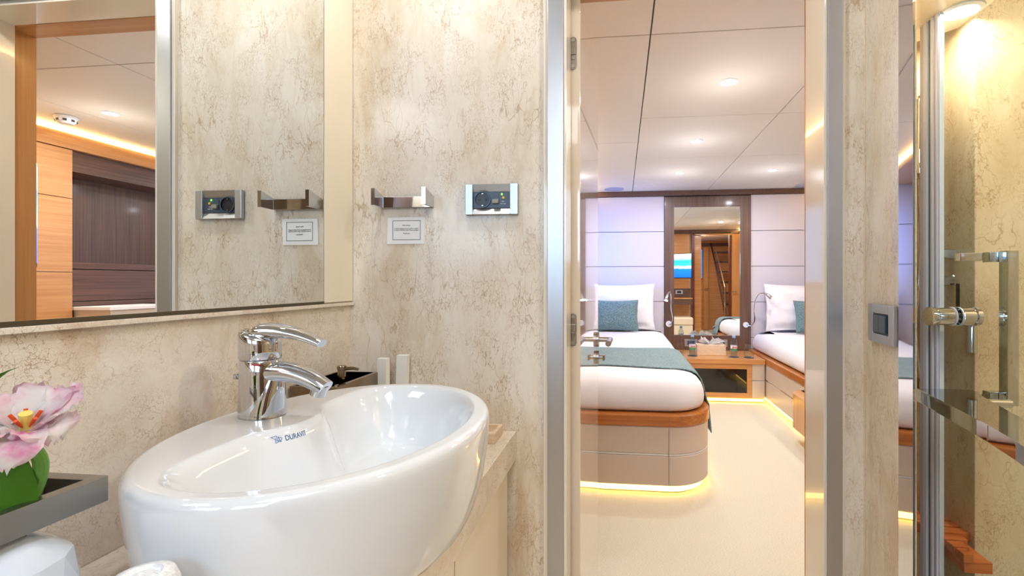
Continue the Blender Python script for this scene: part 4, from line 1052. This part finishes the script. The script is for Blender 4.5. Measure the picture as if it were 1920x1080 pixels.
# oak step at the foot side of the right bed
ol = rr_outline(1.166, 1.256, 2.70, 3.53, (0.03, 0.01, 0.01, 0.10))
t = thing('bedside_step', 'rounded oak step beside the right bed, cut by the door frame', 'step', (1.24, 3.2, 0.1))
b = nb(); slab(b, ol, [(0.006, 0.10), (0.0, 0.106), (0.0, 0.325)]); obj('body', b, 'oak_z', t)
b = nb(); slab(b, ol, [(0.0, 0.3255), (0.0, 0.337), (0.004, 0.341)]); obj('top', b, 'oak_y', t)
# ---- tissue box
t = thing('tissue_box', 'travertine tissue box with white tissues pulled up, on the oak bedside top', 'tissue box', (0.852, 4.78, 0.40))
b = nb(); box(b, 0.716, 0.985, 4.705, 4.86, 0.4005, 0.500, 0.003); obj('box', b, 'travertine', t)
b = nb(); rnd = random.Random(3)
for k_ in range(9):
    cx_, cy_ = 0.852 + rnd.uniform(-0.055, 0.055), 4.78 + rnd.uniform(-0.03, 0.03); an = rnd.uniform(0, PI)
    hh = rnd.uniform(0.05, 0.085); ww = rnd.uniform(0.04, 0.065)
    d1 = Vector((math.cos(an), math.sin(an), 0)) * ww; d2 = Vector((-math.sin(an), math.cos(an), 0)) * 0.012
    base = Vector((cx_, cy_, 0.499)); c0 = Vector((0.852, 4.78, 0.499))
    a_ = b.verts.new(c0 + (base - c0) * 0.4 - d1 * 0.3); e_ = b.verts.new(c0 + (base - c0) * 0.4 + d1 * 0.3)
    p1_ = b.verts.new(base + (base - c0) * 0.6 - d1 + Vector((0, 0, hh * 0.45))); p2_ = b.verts.new(base + (base - c0) * 0.6 + d1 + Vector((0, 0, hh * 0.4))); m_ = b.verts.new(base + (base - c0) * 0.4 + d2 + Vector((0, 0, hh)))
    c_ = b.verts.new(base - d2 + Vector((0, 0, hh * 0.4)))
    b.faces.new((a_, c_, p1_)); b.faces.new((a_, e_, c_)); b.faces.new((e_, p2_, c_)); b.faces.new((p1_, c_, m_)); b.faces.new((c_, p2_, m_))
bmesh.ops.solidify(b, geom=b.faces[:], thickness=0.001)
obj('tissues', b, 'tissue', t, 20)
# ---- bottles, coasters, glasses
def coaster(x, y, label): 
    b = nb(); lathe(b, [(0.044, 0.4005), (0.046, 0.402), (0.044, 0.4040)], (x, y, 0), 32); return tag(obj('coaster', b, 'coaster'), label, 'coaster', 'round coasters on the bedside top')
coaster(0.665, 4.655, 'round slate grey coaster beneath the left water bottle')
coaster(1.038, 4.62, 'round slate grey coaster under the right water bottle')
coaster(1.168, 4.60, 'round slate grey coaster under the right drinking glass')
def bottle(x, y, label):
    t = thing('water_bottle', label, 'bottle', (x, y, 0.404), 'small water bottles on the bedside top')
    z = 0.4045
    b = nb(); lathe(b, [(0.024, z), (0.029, z + 0.005), (0.030, z + 0.03), (0.028, z + 0.036), (0.030, z + 0.045), (0.030, z + 0.115), (0.0275, z + 0.14), (0.020, z + 0.162), (0.0125, z + 0.172), (0.0115, z + 0.182)], (x, y, 0), 28); obj('body', b, 'water', t)
    b = nb(); lathe(b, [(0.0145, z + 0.176), (0.0155, z + 0.178), (0.0155, z + 0.196), (0.013, z + 0.198)], (x, y, 0), 24); obj('cap', b, 'cap', t)
    b = nb(); lathe(b, [(0.0305, z + 0.055), (0.0305, z + 0.108)], (x, y, 0), 28, closed=True); lb = obj('label_band', b, 'bottle_label', t)
    text('lettering', 'Jana', 0.026, 'red_ink', (x, y - 0.0315, z + 0.084), (1, 0, 0), (0, 0, 1), lb, shear=0.2, extrude=0.0005, offset=0.0006)
    return t
m, n, l, bb_ = nt('bottle label white with green and blue hills')
tc = n.new('ShaderNodeTexCoord'); sx = n.new('ShaderNodeSeparateXYZ'); l.new(tc.outputs['Object'], sx.inputs[0])
no = n.new('ShaderNodeTexNoise'); no.inputs['Scale'].default_value = 60; l.new(tc.outputs['Object'], no.inputs['Vector'])
e = n.new('ShaderNodeMath'); e.operation = 'MULTIPLY_ADD'; e.inputs[1].default_value = 0.02; l.new(no.outputs['Fac'], e.inputs[0]); l.new(sx.outputs[2], e.inputs[2])
mr = n.new('ShaderNodeMapRange'); mr.inputs[1].default_value = 0.465; mr.inputs[2].default_value = 0.53; l.new(e.outputs[0], mr.inputs[0])
r_ = ramp(n, [(0.0, s2l((90, 150, 190))), (0.2, s2l((80, 160, 90))), (0.38, s2l((60, 140, 80))), (0.45, s2l((240, 244, 248)))]); l.new(mr.outputs[0], r_.inputs[0]); l.new(r_.outputs[0], bb_.inputs['Base Color'])
bb_.inputs['Roughness'].default_value = 0.4
M['bottle_label'] = m
bottle(0.665, 4.655, 'small clear water bottle with blue cap, left of the tissue box')
bottle(1.038, 4.62, 'small clear water bottle with blue cap, right of the tissue box')
def tumbler(x, y, z, label, s=1.0):
    b = nb(); lathe(b, [(0.0001, z), (0.030 * s, z), (0.034 * s, z + 0.006), (0.038 * s, z + 0.03), (0.030 * s, z + 0.10 * s), (0.029 * s, z + 0.10 * s), (0.0365 * s, z + 0.03), (0.032 * s, z + 0.010), (0.0001, z + 0.008)], (x, y, 0), 32, closed=True)
    return tag(obj('drinking_glass', b, 'glass', None, 50), label, 'glass', 'drinking glasses on the bedside top')
tumbler(1.168, 4.60, 0.4045, 'clear tumbler at the right end of the bedside top', 1.2)
tumbler(0.575, 4.86, 0.4005, 'clear tumbler at the left end of the bedside top, beside the bed')
# ---- reading lamps
def reading_lamp(label, base, pts, head0, head1, on):
    t = thing('reading_lamp', label, 'lamp', base, None)
    b = nb(); lathe(b, [(0.0001, -0.014), (0.028, -0.014), (0.032, -0.008), (0.032, -0.0005), (0.0001, -0.0005)], (base[0], 5.0745, base[2]), 32, 'Y', True); obj('wall_rose', b, 'white_plastic' if on else 'chrome', t)
    pp = []
    for i in range(len(pts) - 1):
        p0 = Vector(pts[max(0, i - 1)]); p1 = Vector(pts[i]); p2 = Vector(pts[i + 1]); p3 = Vector(pts[min(len(pts) - 1, i + 2)])
        for q in range(8):
            u = q / 8; pp.append(0.5 * ((2 * p1) + (p2 - p0) * u + (2 * p0 - 5 * p1 + 4 * p2 - p3) * u * u + (3 * p1 - p0 - 3 * p2 + p3) * u ** 3))
    pp.append(Vector(pts[-1]))
    b = nb(); tube(b, pp, 0.0058, 12); obj('flexible_arm', b, 'chrome', t)
    h0, h1 = Vector(head0), Vector(head1); d = (h1 - h0)
    b = nb(); tube(b, [h0, h0 + d * 0.3, h0 + d * 0.8, h1], [0.008, 0.014, 0.019, 0.019], 20); hd = obj('head', b, 'chrome', t)
    b = nb(); cyl(b, h1 + d.normalized() * 0.0005, h1 + d.normalized() * 0.002, 0.015, 20); obj('lens', b, 'read_led' if on else 'white_plastic', hd)
    return t
reading_lamp('slim flexible chrome reading lamp, lit, at the left of the cabin mirror', (0.485, 5.07, 0.665),
             [(0.485, 5.06, 0.665), (0.505, 5.03, 0.67), (0.515, 5.02, 0.74), (0.500, 5.01, 0.84), (0.500, 5.0, 0.95), (0.488, 4.98, 1.0), (0.465, 4.96, 0.985)], (0.466, 4.96, 0.985), (0.445, 4.93, 0.915), True)
reading_lamp('slim flexible chrome reading lamp, bent over the right bed pillow', (1.257, 5.07, 0.665),
             [(1.257, 5.06, 0.67), (1.30, 5.02, 0.66), (1.325, 5.0, 0.72), (1.315, 4.97, 0.82), (1.32, 4.94, 0.92), (1.355, 4.92, 0.985), (1.40, 4.90, 0.99)], (1.40, 4.90, 0.99), (1.45, 4.875, 0.948), False)
# ---- ceiling speakers, smoke detector
def speaker(x, y, label):
    t = thing('ceiling_speaker', label, 'speaker', (x, y, 2.051), 'round ceiling speakers')
    b = nb(); lathe(b, [(0.100, 2.051), (0.100, 2.047), (0.09, 2.046), (0.09, 2.051)], (x, y, 0), 40, closed=True); obj('ring', b, 'grille', t)
    b = nb(); lathe(b, [(0.0001, 2.0475), (0.09, 2.0475), (0.09, 2.0509), (0.0001, 2.0509)], (x, y, 0), 40, closed=True); obj('grille', b, 'grille', t)
speaker(-0.08, 4.93, 'round flush grey ceiling speaker above the left bed pillow')
speaker(1.80, 4.96, 'round flush grey ceiling speaker above the right bed, cut by the door frame')
t = thing('smoke_detector', 'white round smoke detector on the cabin ceiling, seen in bathroom mirror', 'smoke detector', (1.86, 2.42, 2.051))
b = nb(); lathe(b, [(0.045, 2.051), (0.052, 2.048), (0.052, 2.040), (0.046, 2.036)], (1.86, 2.42, 0), 32); obj('base', b, 'white_plastic', t)
b = nb(); lathe(b, [(0.046, 2.0355), (0.044, 2.020), (0.030, 2.008), (0.020, 2.006)], (1.86, 2.42, 0), 32); hd = obj('dome', b, 'white_plastic', t)
for k_ in range(8):
    a = k_ * PI / 4; b = nb(); box(b, -0.008, 0.008, 0.040, 0.0465, 2.018, 2.030)
    R = Matrix.Rotation(a, 4, 'Z')
    for v in b.verts: v.co = R @ v.co + Vector((1.86, 2.42, 0))
    obj('vent_slot', b, 'cable', hd)

# ---- oak wardrobe and wenge recess on the starboard side (seen in the bathroom mirror)
t = thing('wardrobe', 'golden oak wardrobe seen in the bathroom mirror', 'wardrobe', (2.28, 2.2, 0))
b = nb(); box(b, 2.12, 2.44, 1.30, 2.645, 0, 1.928); obj('carcass', b, 'oak_y', t)
for y0, y1 in ((1.31, 1.80), (1.804, 2.38), (2.384, 2.643)):
    for z0, z1 in ((0.05, 0.62), (0.624, 1.16), (1.164, 1.62), (1.624, 1.86) ):
        if y0 == 2.384 and z0 == 1.624: z1 = 1.925
        b = nb(); box(b, 2.108, 2.1195, y0, y1, z0, z1, 0.001); obj('door', b, 'oak_y', t)
t = thing('recess_panelling', 'wenge panelled recess with shelf ledge beside the oak wardrobe', 'panelling', (2.3, 3.2, 0))
b = nb(); box(b, 2.38, 2.44, 2.65, 5.06, 1.225, 1.80); obj('back_panel', b, 'wenge', t)
b = nb(); box(b, 2.14, 2.44, 2.65, 5.06, 1.80, 1.928); obj('pelmet', b, 'wenge_x', t)
b = nb(); box(b, 2.13, 2.44, 2.65, 5.06, 1.185, 1.225, 0.002); obj('ledge', b, 'wenge_x', t)
b = nb(); box(b, 2.135, 2.16, 2.65, 5.06, 0.979, 1.18, 0.002); obj('lower_panel', b, 'wenge_x', t)
b = nb(); box(b, 2.125, 2.16, 2.65, 5.06, 0.948, 0.975, 0.002); obj('base_rail', b, 'wenge_x', t)
t = thing('dresser', 'white topped low dresser below the wenge recess, seen in the bathroom mirror', 'dresser', (2.1, 2.9, 0))
b = nb(); box(b, 1.86, 2.12, 2.66, 3.09, 0, 0.922); obj('body', b, 'taupe', t)
b = nb(); box(b, 1.85, 2.122, 2.65, 3.095, 0.923, 0.945, 0.003); obj('top', b, 'linen', t)

# ---- television and desk on the wall by the cabin entrance (seen in the cabin mirror)
t = thing('television', 'thin television showing sea and sandbar, seen in the cabin mirror', 'television', (0.95, 1.6, 1.3))
ta, tb = Vector((0.66, 1.40, 0)), Vector((1.19, 1.80, 0)); td = (tb - ta).normalized(); tn = Vector((-td.y, td.x, 0)); TL = (tb - ta).length
def tvbox(s0, s1, o0, o1, z0, z1, bev=0.0):
    tmp = nb(); box(tmp, s0, s1, o0, o1, z0, z1, bev)
    for v in tmp.verts:
        p = ta + td * v.co.x + tn * v.co.y; v.co = Vector((p.x, p.y, v.co.z))
    return tmp
obj('casing', tvbox(0, TL, -0.03, 0, 1.165, 1.60, 0.003), 'dark_plastic', t)
obj('screen', tvbox(0.010, TL - 0.010, 0.0003, 0.0015, 1.180, 1.590), 'tv_sea', t)
b = nb(); tube(b, [(0.95, 1.585, 1.38), (0.95, 1.42, 1.38), (0.95, 1.281, 1.38)], 0.015, 12); obj('wall_arm', b, 'dark_plastic', t)
t = thing('desk', 'oak and wenge wall desk below the television, seen in the cabin mirror', 'desk', (0.9, 1.4, 0.6))
b = nb(); box(b, 0.62, 1.235, 1.281, 1.52, 0.70, 0.80, 0.002); obj('drawer_box', b, 'wenge_x', t)
b = nb(); box(b, 0.62, 1.24, 1.281, 1.53, 0.801, 0.82, 0.002); obj('top', b, 'oak', t)
t = thing('wall_band', 'wenge band across the oak wall above the desk', 'panel', (0.9, 1.285, 0.9))
b = nb(); box(b, 0.62, 1.235, 1.281, 1.29, 0.825, 0.985, 0.001); obj('band', b, 'wenge_x', t)
t = thing('thermostat', 'small steel wall control on the wenge band, seen in the cabin mirror', 'thermostat', (1.0, 1.295, 0.9))
b = nb(); box(b, 0.97, 1.10, 1.2905, 1.30, 0.885, 0.955, 0.002); obj('plate', b, 'steel', t)
b = nb(); box(b, 1.0, 1.07, 1.3005, 1.303, 0.90, 0.94, 0.001); obj('display', b, 'dark_plastic', t)
t = thing('bench', 'cream leather bench seat below the desk, seen in the cabin mirror', 'bench', (0.9, 1.5, 0))
b = nb(); box(b, 0.66, 1.225, 1.30, 1.75, 0.355, 0.49, 0.025, 4); obj('seat_cushion', b, 'cream_soft', t)
b = nb(); box(b, 0.67, 1.215, 1.31, 1.74, 0.004, 0.352, 0.004); obj('base', b, 'cream_soft', t)
# ---- oak entrance door, stairs, far door, screen (cabin mirror)
t = thing('entrance_door', 'golden oak cabin door standing open, seen in the cabin mirror', 'door', (1.95, 1.5, 0))
b = nb(); box(b, 1.958, 2.10, 1.305, 1.345, 0.012, 1.95, 0.002); obj('leaf', b, 'oak_z', t)
b = nb(); tube(b, [(2.02, 1.346, 0.93), (2.02, 1.395, 0.93), (1.95, 1.395, 0.93)], 0.009, 12); obj('handle', b, 'chrome', t)
t = thing('staircase', 'dark open stairs in the companionway with chrome handrail, seen in cabin mirror', 'stairs', (2.1, 0.2, 0))
for k_ in range(8):
    b = nb(); box(b, 2.05, 2.70, 0.55 - 0.2 * k_, 0.80 - 0.2 * k_, 0.20 + 0.22 * k_, 0.235 + 0.22 * k_, 0.003); obj('tread', b, 'stair', t)
b = nb(); prism(b, [(2.02, 0.85), (2.048, 0.85), (2.048, -1.15), (2.02, -1.15)], 0.0, 0.03)
for v in b.verts: v.co.z += (0.85 - v.co.y) * 1.05 + (0.18 if v.co.z > 0.02 else 0.0)
for v in b.verts: v.co.z = min(v.co.z, 2.0)
obj('stringer', b, 'stair', t)
b = nb(); tube(b, [(1.99, 0.6, 0.40), (1.99, 0.6, 1.0), (1.99, 0.2, 1.35), (1.99, -0.3, 1.75)], 0.015, 14); obj('handrail', b, 'chrome', t)
t = thing('far_door', 'oak door ajar in the companionway with chrome lever, seen in the cabin mirror', 'door', (1.9, -1.1, 0))
b = nb(); box(b, 1.86, 1.97, -1.12, -1.08, 0.012, 1.90, 0.002); obj('leaf', b, 'oak_z', t)
b = nb(); tube(b, [(1.89, -1.08, 0.95), (1.89, -1.03, 0.95), (1.95, -1.03, 0.95)], 0.009, 12); obj('handle', b, 'chrome', t)
t = thing('wall_screen', 'narrow bright screen showing pink coral beyond the entrance, seen in cabin mirror', 'television', (1.76, -1.15, 1.5))
b = nb(); box(b, 1.69, 1.84, -1.169, -1.14, 1.18, 1.86, 0.002); obj('casing', b, 'dark_plastic', t)
b = nb(); box(b, 1.695, 1.835, -1.139, -1.137, 1.19, 1.85); obj('screen', b, 'tv_reef', t)
bpy.data.objects.remove(bpy.data.objects['camera_side_bounce'])
